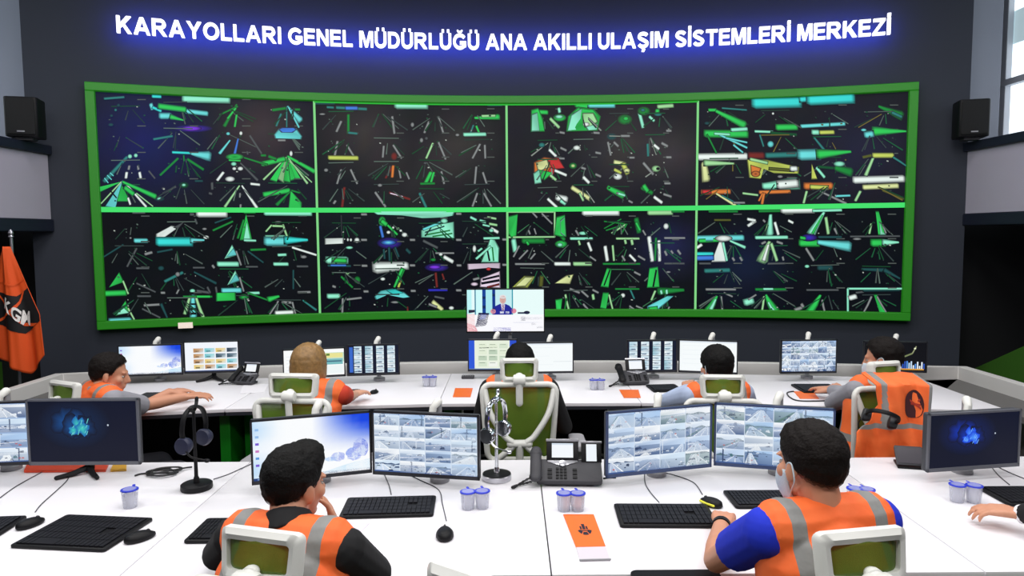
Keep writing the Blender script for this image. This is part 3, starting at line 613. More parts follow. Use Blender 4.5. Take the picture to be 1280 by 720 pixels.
q.many('''22 42 268 42 6 l; 268 42 268 176 6 l; 22 176 268 174 6 l; p 25 72 70 60 62 165 40 172 25 150 g; p 280 75 320 64 326 168 300 168 270 160 g; p 300 95 320 75 322 165 302 150 m; 65 60 35 168 5 n; 420 45 606 45 20 w; 765 46 890 45 16 l; 890 40 955 40 7 G; e 418 155 22 9 m; 380 140 396 166 7 a; 700 78 716 150 16 G; e 858 118 13 15 w; e 302 212 30 18 g; e 296 216 14 9 m; 300 165 320 190 12 G; 352 183 468 183 9 m; 595 183 716 183 7 l; 850 180 958 180 7 a;
640 105 530 92 5 G; 640 108 540 140 5 G; 645 108 570 155 6 l; 650 105 620 160 6 G; 620 80 530 130 4 G; 700 100 720 140 8 g; 735 140 750 165 6 a; 150 45 175 72 6 a; 200 50 255 105 6 a; 50 190 60 250 16 m; 100 195 212 195 18 G; 120 200 130 215 8 g; 80 222 50 280 6 a; 125 245 80 292 6 a; 165 262 140 292 6 a; 395 195 402 216 7 l; 445 205 462 248 9 w; 455 278 486 300 6 a; 535 225 547 300 11 w; 575 220 582 300 7 l; 625 275 640 300 7 a; 665 270 696 302 8 w; 710 275 746 296 7 a; 640 190 645 210 8 l; 675 190 680 215 9 l; 768 175 786 302 13 w; 805 180 800 300 7 G; 820 195 824 302 10 w; 852 250 862 272 8 a; 885 248 895 262 7 a; 920 245 935 266 8 a; 270 317 350 317 12 w; 370 317 462 317 13 l; 525 317 720 317 7 G; 60 318 216 318 7 a; 850 315 955 315 7 A;
p 108 388 160 386 122 437 50 438 y; p 112 392 150 390 112 430 65 434 Y; p 330 385 362 376 345 418 275 418 Y; 200 380 195 435 14 O; p 545 345 566 350 552 436 515 432 g; 560 350 530 430 4 n; p 772 345 812 338 820 436 760 438 g; 790 436 806 350 5 n; 690 360 722 376 7 a; e 870 360 12 5 a; p 275 512 306 505 300 566 278 560 g; 325 480 342 566 7 l; 330 500 322 560 5 G; p 525 475 552 475 540 552 512 545 g; 556 480 575 560 6 l; p 765 540 862 490 892 490 822 545 815 560 765 565 C; 770 555 810 550 12 g; 800 460 780 508 7 l; 820 462 952 455 24 10 G; 830 458 835 475 8 m; 860 455 862 475 8 m; e 630 484 11 11 w; 668 452 690 502 6 t; 410 460 446 492 7 a; 470 455 500 470 7 a; 590 450 716 450 6 G; 470 480 475 505 9 l; 350 450 400 470 8 a; 420 530 445 560 7 a; 665 540 690 560 6 a; 700 540 735 555 6 a; 875 545 865 570 6 a; 130 140 138 160 6 a; 160 130 170 160 5 a''')
screens.append(q)
q = Wall(3, 0, 860, 255)
q.base(lambda u, v: mixc((9, 13, 20), (18, 28, 56), gl(u, v, .25, .45, .5)), 2, 8); q.specks(72, 13, (50, 50, 1140, 570), DIMS)
q.many('''110 40 262 40 7 G; 375 38 500 36 9 G; 498 30 662 28 24 w; 660 36 812 32 9 m; 315 80 356 88 9 w; 356 90 318 116 10 w; 340 78 345 100 7 w; 440 60 408 162 8 l; 437 58 434 162 10 22 m; 460 98 479 162 9 w; 720 45 652 157 8 26 m; 712 60 660 155 4 8 g; 730 72 743 158 10 l; p 995 45 1010 45 1040 158 1008 158 g; p 1015 100 1030 150 1045 158 1020 158 m; 970 105 960 157 7 l; 1030 110 1048 155 6 a; 532 88 556 100 8 w; 140 85 226 85 7 O; 398 85 408 95 7 a; 775 130 790 158 8 a;
46 182 292 178 18 C; 60 195 180 190 12 g; e 188 182 42 15 w; 46 232 72 215 10 w; 222 195 302 230 6 10 m; p 165 205 182 205 196 300 128 302 w; 185 205 205 300 8 m; 48 265 132 265 13 c; 48 286 132 284 16 b; 235 285 245 300 8 a; 275 282 286 300 8 a; 358 178 526 176 11 m; 430 200 392 302 10 34 l; 425 215 400 298 6 12 w; 440 210 470 300 10 l; 390 210 410 200 8 a; 470 200 500 210 8 a; 500 280 505 298 7 a; e 640 178 40 18 B P; 595 178 620 182 10 g; 690 175 812 175 8 T; 860 172 1122 170 6 A; e 895 185 22 6 a; 595 207 692 208 22 g; 690 202 856 224 14 32 C; 625 235 666 300 8 a; 975 206 1040 205 24 g; 1035 204 1116 203 20 6 m;
90 354 220 350 14 t; 60 315 120 315 7 A; 420 316 515 314 7 A; 690 337 762 337 18 T; e 630 330 12 8 m; 920 345 1040 350 8 14 T; 1040 350 1122 395 14 6 T; 95 452 252 452 8 a; 358 452 518 452 9 G; 400 450 450 450 7 m; 628 455 796 455 7 A; 152 488 108 572 8 30 g; 146 505 120 560 6 14 m; 175 490 181 562 7 a; 190 470 235 490 6 a; 412 482 460 576 8 34 g; 425 520 455 575 6 10 m; 402 490 392 572 7 l; 700 483 645 577 8 30 g; 710 508 722 577 7 a; 302 522 342 510 22 m; 320 505 360 480 6 a; 568 562 608 545 14 10 a; 600 530 610 545 10 a; 845 448 1138 448 7 m; 845 448 845 582 7 m; 1138 448 1138 582 7 m; 845 582 1138 582 7 m; 970 490 930 580 7 a; p 985 485 1000 485 1042 580 1012 580 g; 1000 490 1048 578 6 a; 855 498 888 488 16 w; 890 470 930 465 7 A; 930 455 1120 452 12 T''')
screens.append(q)
for q in screens:
    # thin bright border lines along the panel edges
    q.layer = 41
    ds = 0.012; zz = 0.026
    def strip(s0, s1, z0, z1, c):
        n = 12; vs = []; fs = []
        for i in range(n + 1):
            a = s0 + (s1 - s0) * i / n; vs += [q.at(a, z0), q.at(a, z1)]
        q.add(vs, [(2 * i, 2 * i + 2, 2 * i + 3, 2 * i + 1) for i in range(n)], 0, [lin(c)] * len(vs))
    if q.j: strip(q.s0, q.s1, q.z0, q.z0 + zz, (70, 226, 110))
    else: strip(q.s0, q.s1, q.z1 - zz, q.z1, (70, 226, 110))
    hm = (q.z0 + q.z1) / 2
    if q.i > 0: strip(q.s0, q.s0 + ds, q.z0, q.z1, (130, 215, 135))
    if q.i < 3: strip(q.s1 - ds, q.s1, q.z0, q.z1, (130, 215, 135))
    if q.j and q.i in (1, 2): strip(q.s0, q.s1, q.z1 - 0.015, q.z1, (50, 180, 60))
    Canvas.build(q, 'display_panel', vw)
# ================================================================== desks
DZ = 0.73
def desk(label, quad, legs_y, group, front_far=False):
    """quad: near left, near right, far right, far left corners of the white top"""
    c = Vector((sum(p[0] for p in quad) / 4, sum(p[1] for p in quad) / 4, 0))
    t = thing('control_desk', label, 'desk', c, 0, group)
    q = [(p[0] - c.x, p[1] - c.y) for p in quad]
    g = 0.0025
    q = [(q[0][0] + g, q[0][1]), (q[1][0] - g, q[1][1]), (q[2][0] - g, q[2][1]), (q[3][0] + g, q[3][1])]
    mb = MB(); mb.prism(q, DZ - 0.022, DZ, 0.002); mb.build('desk_top', M_desk, t)
    mb = MB(); mb.prism([(x * 0.996, y * 0.996) for x, y in q], DZ - 0.045, DZ - 0.0225); mb.build('edge_band', M_edge, t)
    yn = (q[0][1] + q[1][1]) / 2; yf = (q[2][1] + q[3][1]) / 2
    x0 = q[0][0]; x1 = q[1][0]
    for x in (x0 + 0.05, x1 - 0.05):
        mb = MB(); mb.box((x, (yn + yf) / 2 + 0.08, (DZ - 0.046) / 2), (0.07, (yf - yn) * 0.72, DZ - 0.046)); mb.build('leg', M_green, t, bevel=0.004)
    mb = MB(); mb.box(((x0 + x1) / 2, yf - 0.18, 0.4), (x1 - x0 - 0.22, 0.03, 0.56)); mb.build('back_panel', mat('dark_desk_panel', (30, 31, 36), 0.6, var=0.05), t)
    return t
FX = [-2.78, -1.32, 0.125, 1.567, 3.02]
fl = ['white front desk at far left under the dark screen and coiled cable', 'white front desk where the person with the dark beard sits', 'white front desk holding the orange booklet and desk telephone', 'white front desk at far right under the dark blue screen']
for i in range(4):
    desk(fl[i], [(FX[i], 2.262), (FX[i + 1], 2.262), (FX[i + 1], 3.46), (FX[i], 3.46)], 0, 'front row desks')
def ny(x): return 4.66 - 0.033 * x * x
BX = [-3.15, -1.89, -0.5, 0.86, 2.25, 3.13]
bl = ['white back desk at far left beside the flag', 'white back desk where the blond person sits', 'white back desk in the middle below the television', 'white back desk with the black handset telephone on it', 'white back desk at far right where the orange vest hangs on a chair']
for i in range(5):
    a, b = BX[i], BX[i + 1]
    desk(bl[i], [(a, ny(a)), (b, ny(b)), (b, ny(b) + 1.02), (a, ny(a) + 1.02)], 0, 'back row desks')
# low white ledge running round the back desks, with a grey cable shelf inside it
lg = thing('desk_ledge', 'low white ledge with a grey shelf running round behind the back desks', 'ledge', (0, 5.3, 0))
yl = -5.3
path = [(-3.5, 3.6), (-3.5, 5.42)] + [(x, ny(x) + 1.13) for x in (-3.2, -2.4, -1.6, -.8, 0, .8, 1.6, 2.4, 3.2)] + [(3.5, 5.46), (3.5, 3.6)]
def ribbon(pth, w0, w1, z0, z1):
    """band following the path, from w0 to w1 metres outward of it"""
    out = []
    for i, p in enumerate(pth):
        a = Vector(pth[max(i - 1, 0)]); b = Vector(pth[min(i + 1, len(pth) - 1)]); d = (b - a).normalized(); nr = Vector((-d.y, d.x))
        out.append([(p[0] + nr.x * w0, p[1] + nr.y * w0 + yl, z0), (p[0] + nr.x * w1, p[1] + nr.y * w1 + yl, z0), (p[0] + nr.x * w1, p[1] + nr.y * w1 + yl, z1), (p[0] + nr.x * w0, p[1] + nr.y * w0 + yl, z1)])
    m = MB(); m.loft(out); return m
ribbon(path, 0.0, 0.075, 0.0, 0.80).build('ledge_top', mat('off_white_ledge', (205, 203, 200), 0.45, var=0.02, scale=3), lg, bevel=0.003)
ribbon([path[0], path[1], path[2]], -0.28, -0.002, 0.66, 0.70).build('cable_shelf', mat('grey_felt', (96, 94, 92), 0.9, bump=0.3, scale=200), lg)
ribbon([path[-3], path[-2], path[-1]], -0.32, -0.002, 0.66, 0.70).build('cable_shelf', MATS['grey_felt'], lg)

# ================================================================== monitors
M_bez = mat('monitor_bezel', (26, 27, 34), 0.4)
M_bezg = mat('grey_monitor_bezel', (96, 98, 106), 0.4)
def monitor(label, BL, BR, topy, zb, picture, name='computer_monitor', group=None, cat='monitor', stand='arm', bez=M_bez, seed=0, bw=0.009, chin=0.016, tipz=0.03, base_z=DZ, thick=0.022, arm_off=0.085):
    a = on(*BL, zb); b = on(*BR, zb)
    w = (b - a).length; rz = math.atan2(b.y - a.y, b.x - a.x); c = (a + b) / 2
    h = aty(BL[0], topy, a.y).z - zb
    t = thing(name, label, cat, (c.x, c.y, base_z), rz, group)
    z0 = zb - base_z
    M = T(0, 0, z0)
    mb = MB(M @ RX(PI / 2)); mb.prism(rrect(w, h, 0.008, 3, 0, h / 2), -thick, 0.0, 0.004); mb.build('housing', mat('monitor_back', (58, 60, 66), 0.5), t)
    mb = MB(M); y = -0.004
    for (cx, cz, sx, sz) in ((0, h - bw / 2, w, bw), (0, chin / 2, w, chin), (-w / 2 + bw / 2, h / 2, bw, h), (w / 2 - bw / 2, h / 2, bw, h)):
        mb.box((cx, y, cz), (sx, 0.012, sz))
    mb.build('bezel', bez, t)
    sw, sh = w - 2 * bw, h - bw - chin
    cv = Canvas(sw, sh, M @ T(0, -0.0045, chin)); cv.rng = random.Random(seed); cv.rect(0, 0, 1, 1, (6, 7, 10)); picture(cv); cv.build('display', t)
    if stand == 'arm':
        zc = z0 + h + tipz
        mb = MB(); mb.box((0.0, thick + 0.02, z0 + h * .5), (0.1, 0.03, 0.1)); mb.build('mount_plate', M_grey, t, bevel=0.004)
        mb = MB(); mb.tube([(0, thick + 0.03, z0 + h * .5), (0.02, arm_off * .7, zc - 0.02), (0.035, arm_off, zc)], [0.018, 0.017, 0.02], 10, ball=True); mb.build('upper_arm', M_white, t)
        mb = MB(); mb.tube([(0.035, arm_off + .005, zc), (0.035, arm_off + 0.01, 0.02)], 0.016, 12); mb.lathe([(0.045, 0.0), (0.045, 0.02), (0.02, 0.03)], 20, (0.035, arm_off + 0.01, 0)); mb.build('pole', M_grey, t)
    if stand == 'foot':
        for sx in (-1, 1):
            mb = MB(); mb.tube([(0, 0.02, 0.03), (sx * 0.05, -0.03, 0.014), (sx * 0.095, -0.075, 0.011)], [0.016, 0.013, 0.010], 8, ball=True); mb.build('foot', M_blk, t)
        mb = MB(); mb.tube([(0, 0.035, 0.02), (0, 0.04, z0 + h * .45)], 0.018, 10, ball=True); mb.build('neck', M_blk, t)
    return t
# ---- pictures
def road(cv, u0, v0, u1, v1, k=0):
    """one day-time road camera picture"""
    r = cv.rng; U = lambda u: u0 + (u1 - u0) * min(1, max(0, u)); V = lambda v: v0 + (v1 - v0) * min(1, max(0, v))
    Q = lambda pts, c, cols=None: cv.poly([(U(x), V(y)) for x, y in pts], c, cols)
    sky = r.choice([(232, 242, 252), (200, 220, 244), (244, 248, 252), (176, 206, 240), (214, 232, 248)])
    gnd = r.choice([(132, 152, 186), (150, 170, 198), (104, 128, 166), (170, 186, 206), (124, 150, 156), (86, 108, 148), (190, 206, 224)])
    rd = r.choice([(206, 220, 240), (186, 202, 226), (226, 236, 246), (150, 170, 204), (112, 132, 170), (240, 246, 250)])
    hz = r.uniform(0.5, 0.85); vx = r.uniform(0.05, 0.95); kind = r.random()
    Q([(0, hz), (1, hz), (1, 1), (0, 1)], None, [mixc(sky, gnd, .35), sky, sky, mixc(sky, (255, 255, 255), .4)])
    Q([(0, 0), (1, 0), (1, hz), (0, hz)], None, [mixc(gnd, (40, 60, 100), .25), gnd, mixc(gnd, sky, .5), mixc(gnd, sky, .25)])
    n = 7; hl = [(i / (n - 1), hz + r.uniform(-.03, .14)) for i in range(n)]
    if kind < .6: Q([(0, hz - .05)] + [(1, hz - .05)] + hl[::-1], r.choice([(108, 130, 168), (92, 116, 130), (150, 172, 204), (70, 92, 128)]))
    if kind < .72:
        a = vx - r.uniform(.35, .9); b = vx + r.uniform(.2, .8)
        Q([(a, 0), (b, 0), (vx + .05, hz), (vx - .05, hz)], None, [rd, mixc(rd, gnd, .3), mixc(rd, sky, .5), rd])
        for f_ in (.05, .36, .66, .95):
            x = a + (b - a) * f_
            if 0 < x < 1: cv.line((U(x), V(0)), (U(vx + (f_ - .5) * .08), V(hz)), .006, (246, 250, 252) if f_ in (.05, .95) else mixc(rd, (255, 255, 255), .6), .002)
        if r.random() < .5: Q([(a - .3, 0), (a - .1, 0), (vx - .07, hz), (vx - .12, hz)], r.choice([(64, 84, 118), (90, 124, 110), (228, 236, 246)]))
    else:
        y = r.uniform(.15, .5); Q([(0, y - .12), (1, y + .06), (1, y + .26), (0, y + .14)], rd); cv.line((U(0), V(y)), (U(1), V(y + .16)), .006, (246, 248, 252))
        Q([(.2, 0), (.6, 0), (.52, y), (.38, y)], mixc(rd, (255, 255, 255), .3))
    for _ in range(r.randint(2, 5)):
        x = r.uniform(-.05, .85); w = r.uniform(.08, .3); y = r.uniform(.02, hz); h = r.uniform(.05, .22); c = r.choice([(58, 78, 116), (34, 50, 86), (240, 246, 252), (100, 126, 166), (78, 116, 126), (60, 74, 100), (232, 240, 250), (140, 160, 196)])
        Q([(x, y), (x + w, y + r.uniform(-.06, .06)), (x + w * r.uniform(.6, 1), y + h), (x + w * r.uniform(0, .3), y + h * r.uniform(.6, 1))], c)
    for _ in range(r.randint(2, 5)):
        x = r.uniform(.1, .85); y = r.uniform(.05, hz * .85); q = .03 + .06 * (1 - y); Q([(x, y), (x + q, y), (x + q * .9, y + q * 1.1), (x + q * .1, y + q * 1.1)], r.choice([(30, 40, 70), (246, 248, 252), (60, 74, 106), (200, 90, 80), (24, 30, 50)]))
    if r.random() < .5:
        x = r.uniform(.05, .92); cv.line((U(x), V(.05)), (U(x + .01), V(.97)), .006, r.choice([(60, 76, 110), (226, 234, 244)])); cv.line((U(x), V(.93)), (U(x + r.uniform(-.2, .2)), V(.97)), .005, (80, 96, 130))
    cv.rect(U(.02), V(.92), U(.3), V(.97), (240, 246, 250))
def tiles(nu, nv, gap=0.006, bg=(214, 226, 240)):
    def f(cv):
        cv.rect(0, 0, 1, 1, bg)
        for j in range(nv):
            for i in range(nu): road(cv, i / nu + gap, j / nv + gap, (i + 1) / nu - gap, (j + 1) / nv - gap)
        cv.rect(0, 0, 1, 0.022, (70, 96, 150)); cv.rect(0, .975, 1, 1, (120, 150, 200))
    return f
def desktop(cv):
    N = 14
    for i in range(N):
        for j in range(8):
            def c(u, v):
                k = min(1, max(0, (u - .52) * 2.2)) * min(1, max(0, (v - .42) * 1.9)); e = max(0, 1 - u * 4.2) * .55
                a = mixc((250, 252, 254), (22, 70, 226), min(1, k * 1.35)); return mixc(a, (142, 196, 244), e * (0.6 + .4 * math.sin(v * 9)))
            u0, u1, v0, v1 = i / N, (i + 1) / N, j / 8, (j + 1) / 8
            cv.rect(u0, v0, u1, v1, None, [c(u0, v0), c(u1, v0), c(u1, v1), c(u0, v1)])
    for (u, v, ru, rv, c) in ((.92, .40, .07, .16, (40, 72, 216)), (.86, .31, .07, .12, (70, 110, 232)), (.93, .36, .035, .10, (214, 230, 250)), (.87, .29, .03, .06, (222, 236, 252)), (.72, .28, .06, .08, (70, 104, 226)), (.66, .25, .06, .04, (160, 196, 242)), (.71, .30, .025, .04, (210, 226, 250))):
        cv.blob(u, v, ru, rv, c, mixc(c, (236, 244, 252), .35), 18, .12, int(u * 100))
    cv.poly([(.55, .02), (1, .02), (1, .2), (.8, .14)], None, [(222, 240, 250), (190, 226, 246), (160, 214, 244), (214, 236, 250)])
    for j in range(6): cv.rect(.02, .84 - j * .12, .05, .88 - j * .12, cv.rng.choice([(120, 90, 210), (90, 150, 220), (150, 190, 235), (200, 120, 190)]))
    cv.rect(0, 0, 1, .045, (40, 66, 122))
    for j in range(5): cv.rect(.03 + j * .035, .008, .055 + j * .035, .036, (150, 180, 220))
def dark_glow(core, mid):
    def f(cv):
        cv.rect(0, 0, 1, 1, None, [(24, 27, 44), (26, 28, 44), (20, 24, 44), (18, 23, 40)])
        base = (21, 25, 43)
        cv.blob(.42, .62, .34, .42, mixc(base, mid, .30), base, 24)
        for (u, v, ru, rv, k) in ((.33, .66, .12, .24, .75), (.44, .62, .13, .24, .9), (.52, .58, .1, .18, .55), (.38, .58, .08, .2, .7)): cv.blob(u, v, ru, rv, mixc(base, mid, k), base, 18, .25, int(u * 99))
        for (u, v, ru, rv) in ((.45, .6, .055, .13), (.49, .54, .06, .1), (.41, .52, .04, .07)): cv.blob(u, v, ru, rv, core, mid, 14, .35, int(v * 99))
        for k in range(12):
            u = cv.rng.uniform(.36, .55); v = cv.rng.uniform(.42, .68); cv.line((u, v), (u + .015, v + cv.rng.uniform(.02, .09)), .003, mixc(core, (200, 240, 250), .3))
        cv.blob(.73, .6, .008, .016, (190, 200, 215))
    return f
def columns(n, side=(58, 104, 200)):
    def f(cv):
        cv.rect(0, 0, 1, 1, (22, 28, 48)); r = cv.rng
        if side: cv.rect(.03, .05, .1, .95, side)
        x0 = .12 if side else .03; w = (1 - x0) / n
        for i in range(n):
            for j in range(6):
                a = x0 + i * w; c = r.choice([(214, 232, 240), (232, 242, 246), (186, 214, 230), (160, 200, 214), (240, 246, 248)])
                cv.rect(a, .03 + j * .16, a + w * .68, .03 + j * .16 + .15, None, [c, (236, 244, 248), (200, 222, 234), c])
                cv.line((a, .05 + j * .16 + r.uniform(0, .06)), (a + w * .5, .1 + j * .16), .006, r.choice([(80, 110, 140), (120, 160, 180), (50, 70, 110)]))
                cv.rect(a + w * r.uniform(.05, .4), .06 + j * .16, a + w * r.uniform(.45, .68), .06 + j * .16 + r.uniform(.02, .05), r.choice([(70, 96, 130), (120, 170, 186), (44, 64, 110)]))
    return f
def white_page(cv):
    cv.rect(0, 0, 1, 1, (246, 251, 252)); cv.rect(0, .95, 1, 1, (224, 232, 240))
    for j in range(5): cv.rect(.05, .84 - j * .15, .12 + cv.rng.uniform(.2, .5), .85 - j * .15, (232, 240, 244))
    cv.rect(.62, .34, .98, .35, (200, 208, 214))
def thumbs(cv):
    cv.rect(0, 0, 1, 1, (242, 246, 252)); r = cv.rng
    for j in range(4):
        for i in range(4):
            a, b = .16 + i * .21, .08 + j * .19
            c = r.choice([(90, 120, 130), (60, 90, 110), (150, 190, 200), (230, 200, 120), (120, 200, 210), (40, 60, 80), (190, 140, 90)])
            cv.rect(a, b, a + .19, b + .145, None, [c, (210, 224, 230), mixc(c, (255, 255, 255), .4), c]); cv.rect(a + .03, b + .02, a + .11, b + .07, mixc(c, (20, 30, 40), .5))
    cv.rect(0, 0, 1, .03, (60, 80, 130))
def green_page(cv):
    cv.rect(0, 0, 1, 1, (250, 252, 252)); cv.rect(.2, .5, 1, .86, (198, 226, 206)); r = cv.rng
    for (a, b, c, d, e) in ((.22, .62, .5, .84, (150, 206, 170)), (.66, .66, .98, .84, (232, 226, 150)), (.7, .74, .76, .82, (90, 130, 60)), (.62, .4, .98, .62, (120, 186, 190)), (.64, .5, .96, .55, (70, 110, 130)), (.6, .06, .98, .36, (238, 246, 246)), (.55, .2, .7, .24, (190, 210, 220))): cv.rect(a, b, c, d, e)
    for j in range(6): cv.rect(.04, .1 + j * .13, .14, .12 + j * .13, (226, 232, 238))
def form_page(cv):
    cv.rect(0, 0, 1, 1, (232, 240, 222)); cv.rect(0, 0, .12, 1, (46, 88, 214)); cv.rect(.86, .4, 1, 1, (46, 82, 206)); cv.rect(.86, 0, 1, .4, (236, 242, 232)); r = cv.rng
    for j in range(4):
        for i in range(3): cv.rect(.2 + i * .22, .1 + j * .21, .38 + i * .22, .26 + j * .21, r.choice([(214, 228, 206), (240, 244, 236), (190, 208, 186), (226, 236, 214)])); cv.rect(.22 + i * .22, .22 + j * .21, .34 + i * .22, .235 + j * .21, (110, 130, 110))
    cv.line((.22, .74), (.6, .76), .006, (60, 74, 60)); cv.rect(0, 0, 1, .03, (96, 120, 170))
def studio(cv):
    cv.rect(0, 0, 1, 1, (228, 250, 250)); 
    for (a, b, c) in ((.0, .06, (190, 246, 248)), (.10, .115, (36, 120, 150)), (.115, .2, (206, 250, 250)), (.2, .245, (20, 66, 150)), (.245, .33, (170, 232, 238)), (.33, .37, (18, 54, 140)), (.37, .59, (196, 236, 240)), (.585, .6, (30, 150, 170)), (.6, 1, (232, 252, 250))): cv.rect(a, .38, b, 1, c)
    for (a, b, c, d) in ((.33, .5, .37, .56), (.2, .55, .245, .62), (.2, .78, .245, .84), (.33, .84, .37, .9)): cv.rect(a, b, c, d, (14, 40, 96))
    cv.rect(0, 0, 1, .4, (250, 250, 254))
    cv.poly([(.34, .40), (.58, .40), (.6, .52), (.55, .62), (.5, .66), (.43, .66), (.36, .6), (.32, .5)], (34, 40, 150))
    cv.poly([(.44, .66), (.5, .66), (.485, .5), (.455, .5)], (240, 230, 240)); cv.line((.47, .64), (.47, .5), .012, (120, 30, 70))
    cv.blob(.468, .76, .042, .1, (206, 160, 150), (216, 176, 170)); cv.blob(.468, .83, .044, .05, (226, 226, 230)); cv.rect(.45, .765, .462, .775, (60, 44, 44)); cv.rect(.475, .765, .487, .775, (60, 44, 44)); cv.rect(.455, .71, .481, .718, (150, 84, 84))
    cv.blob(.34, .48, .035, .06, (224, 150, 160)); cv.blob(.61, .49, .035, .06, (224, 140, 160)); cv.rect(.43, .43, .48, .48, (236, 240, 250)); cv.rect(.5, .43, .55, .48, (236, 240, 250))
    cv.poly([(.12, .2), (.26, .24), (.29, .44), (.15, .45)], (26, 30, 74)); cv.poly([(.16, .28), (.24, .3), (.255, .4), (.18, .41)], (150, 160, 214)); cv.poly([(.1, .1), (.24, .14), (.27, .24), (.12, .2)], (30, 30, 78))
    cv.rect(0, 0, .1, .42, (246, 214, 214)); cv.poly([(.02, .44), (.1, .46), (.1, .52), (.02, .52)], (40, 40, 66)); cv.poly([(0, 0), (.14, 0), (.1, .14), (0, .2)], (232, 150, 160))
    cv.rect(.34, 0, .57, .09, (52, 40, 190)); cv.rect(.66, .42, .8, .46, (40, 44, 80)); cv.rect(.72, .28, .98, .34, (50, 56, 120)); cv.rect(.7, .25, .76, .36, (30, 34, 84)); cv.rect(.84, .15, .9, .2, (40, 44, 90)); cv.rect(.91, .07, .99, .12, (34, 38, 84)); cv.rect(.6, .2, .98, .22, (196, 200, 226)); cv.blob(.78, .45, .04, .04, (30, 34, 60))
def night_road(cv):
    cv.rect(0, 0, 1, 1, None, [(16, 18, 22), (16, 17, 22), (14, 15, 20), (18, 18, 22)])
    cv.line((.55, .4), (.78, .62), .012, (120, 130, 90)); cv.line((.78, .62), (.84, .88), .008, (150, 156, 120)); cv.blob(.82, .8, .018, .03, (230, 236, 200)); cv.line((.3, .2), (.55, .42), .01, (70, 80, 60))
    for k in range(16):
        u = .45 + k * .034; cv.rect(u, .06, u + .022, .12 + cv.rng.uniform(.05, .24), cv.rng.choice([(90, 150, 230), (200, 226, 250), (50, 90, 190), (230, 240, 250)]))
    cv.rect(.6, .02, .97, .07, (226, 160, 50)); cv.rect(.2, .02, .5, .06, (60, 64, 70))
def blue_tiles(cv): tiles(4, 4)(cv)

# front row
ZF = 0.78
monitor('front desk monitor at far left edge showing blue road pictures', (-62, 584), (40, 580), 504, ZF, tiles(2, 4, .01, (150, 176, 214)), seed=3)
monitor('front desk monitor showing a dark screen with a teal glow', (38, 581), (177, 580), 499, ZF, dark_glow((70, 205, 190), (30, 96, 176)), seed=4, stand='foot', bez=M_bezg)
monitor('front desk monitor with a bright blue and white desktop, behind a dark-haired head', (315, 606), (465, 590), 525, ZF, desktop, seed=5)
monitor('front desk monitor of pale road pictures left of the chrome headset stand', (467, 592), (600, 600), 513, ZF, tiles(4, 5, .004), seed=6)
monitor('front desk monitor of pale road pictures right of the desk telephone', (757, 597), (888, 583), 515, ZF, tiles(4, 4, .003), seed=7, bez=mat('blue_grey_bezel', (56, 72, 110), 0.4))
monitor('front desk monitor of road pictures behind the head of the person in the blue shirt', (892, 581), (1042, 592), 503, ZF, tiles(4, 4, .003), seed=8, bez=MATS['blue_grey_bezel'])
monitor('front desk monitor at the right with a dark blue glowing screen', (1157, 590), (1272, 582), 517, ZF, dark_glow((80, 150, 255), (24, 66, 220)), seed=9, bez=M_bezg, thick=0.03)
# back row
ZB = 0.79
monitor('back desk monitor at far left with a bright blue and white desktop', (149, 471), (229, 468), 432, ZB, desktop, seed=10)
monitor('back desk monitor with a grid of small pictures on white', (231, 467), (300, 465), 427, ZB, thumbs, seed=11, stand='foot')
monitor('back desk monitor with a white and green page, behind the blond head', (354, 474), (432, 470), 437, ZB, green_page, seed=12)
monitor('back desk monitor with four pale columns right of the blond head', (434, 470), (500, 468), 431, ZB, columns(4), seed=13)
monitor('back desk monitor with a pale form between blue side bars, below the television', (585, 464), (647, 464), 424, ZB, form_page, seed=14)
monitor('back desk monitor with a plain white page near the middle of the row', (651, 467), (717, 466), 428, ZB, white_page, seed=15)
monitor('back desk monitor with dark gaps between columns beside the black handset telephone', (783, 466), (846, 465), 425, ZB, columns(4, None), seed=16)
monitor('back desk monitor with a plain white page behind a black-haired head', (848, 465), (922, 468), 424, ZB, white_page, seed=17)
monitor('back desk monitor packed with small road pictures, left of the reaching arm', (975, 467), (1045, 466), 425, ZB, tiles(6, 5, .003), seed=18)
monitor('back desk monitor with a night street picture at far right', (1078, 464), (1158, 466), 426, ZB, night_road, seed=19)
# the television above
tzb = aty(583, 416, 5.60).z
monitor('small television showing a person in a dark suit at a desk', (583, 416), (681, 415.6), 361, tzb, studio, name='television', cat='television', seed=20, bez=M_blk, base_z=DZ, bw=0.008, chin=0.012, tipz=-0.12, arm_off=0.05)
# ================================================================== things on the desks
def keyboard(label, nl, nr, fr, fl_, group=None, rows=5, cols=18):
    """corner readings: near left, near right, far right, far left"""
    p = [on(*q, DZ + 0.012) for q in (nl, nr, fr, fl_)]
    c = sum(p, Vector()) / 4; xd = (p[1] - p[0] + p[2] - p[3]); w = xd.length / 2; xd.normalize(); yd = Vector((-xd.y, xd.x, 0))
    d = max(0.12, abs(((p[3] - p[0] + p[2] - p[1]) / 2).dot(yd)))
    t = thing('keyboard', label, 'keyboard', (c.x, c.y, DZ), math.atan2(xd.y, xd.x), group)
    mb = MB(); o = rrect(w, d, 0.012, 3)
    mb.prism(o, 0.001, 0.013, 0.003); mb.build('case', M_blk, t)
    mb = MB(); kw = (w - 0.03) / cols; kd = (d - 0.03) / rows
    for j in range(rows):
        i = 0
        while i < cols:
            sp = 5 if (j == 0 and i == 3) else 1
            if not (i in (13, 14) and j == 2 and cols > 15):
                x = -w / 2 + 0.015 + kw * (i + sp / 2); y = -d / 2 + 0.012 + kd * (j + .5)
                mb.box((x, y, 0.0155), (kw * sp - 0.003, kd - 0.003, 0.006))
            i += sp
    mb.build('keycaps', M_key, t, bevel=0)
    return t
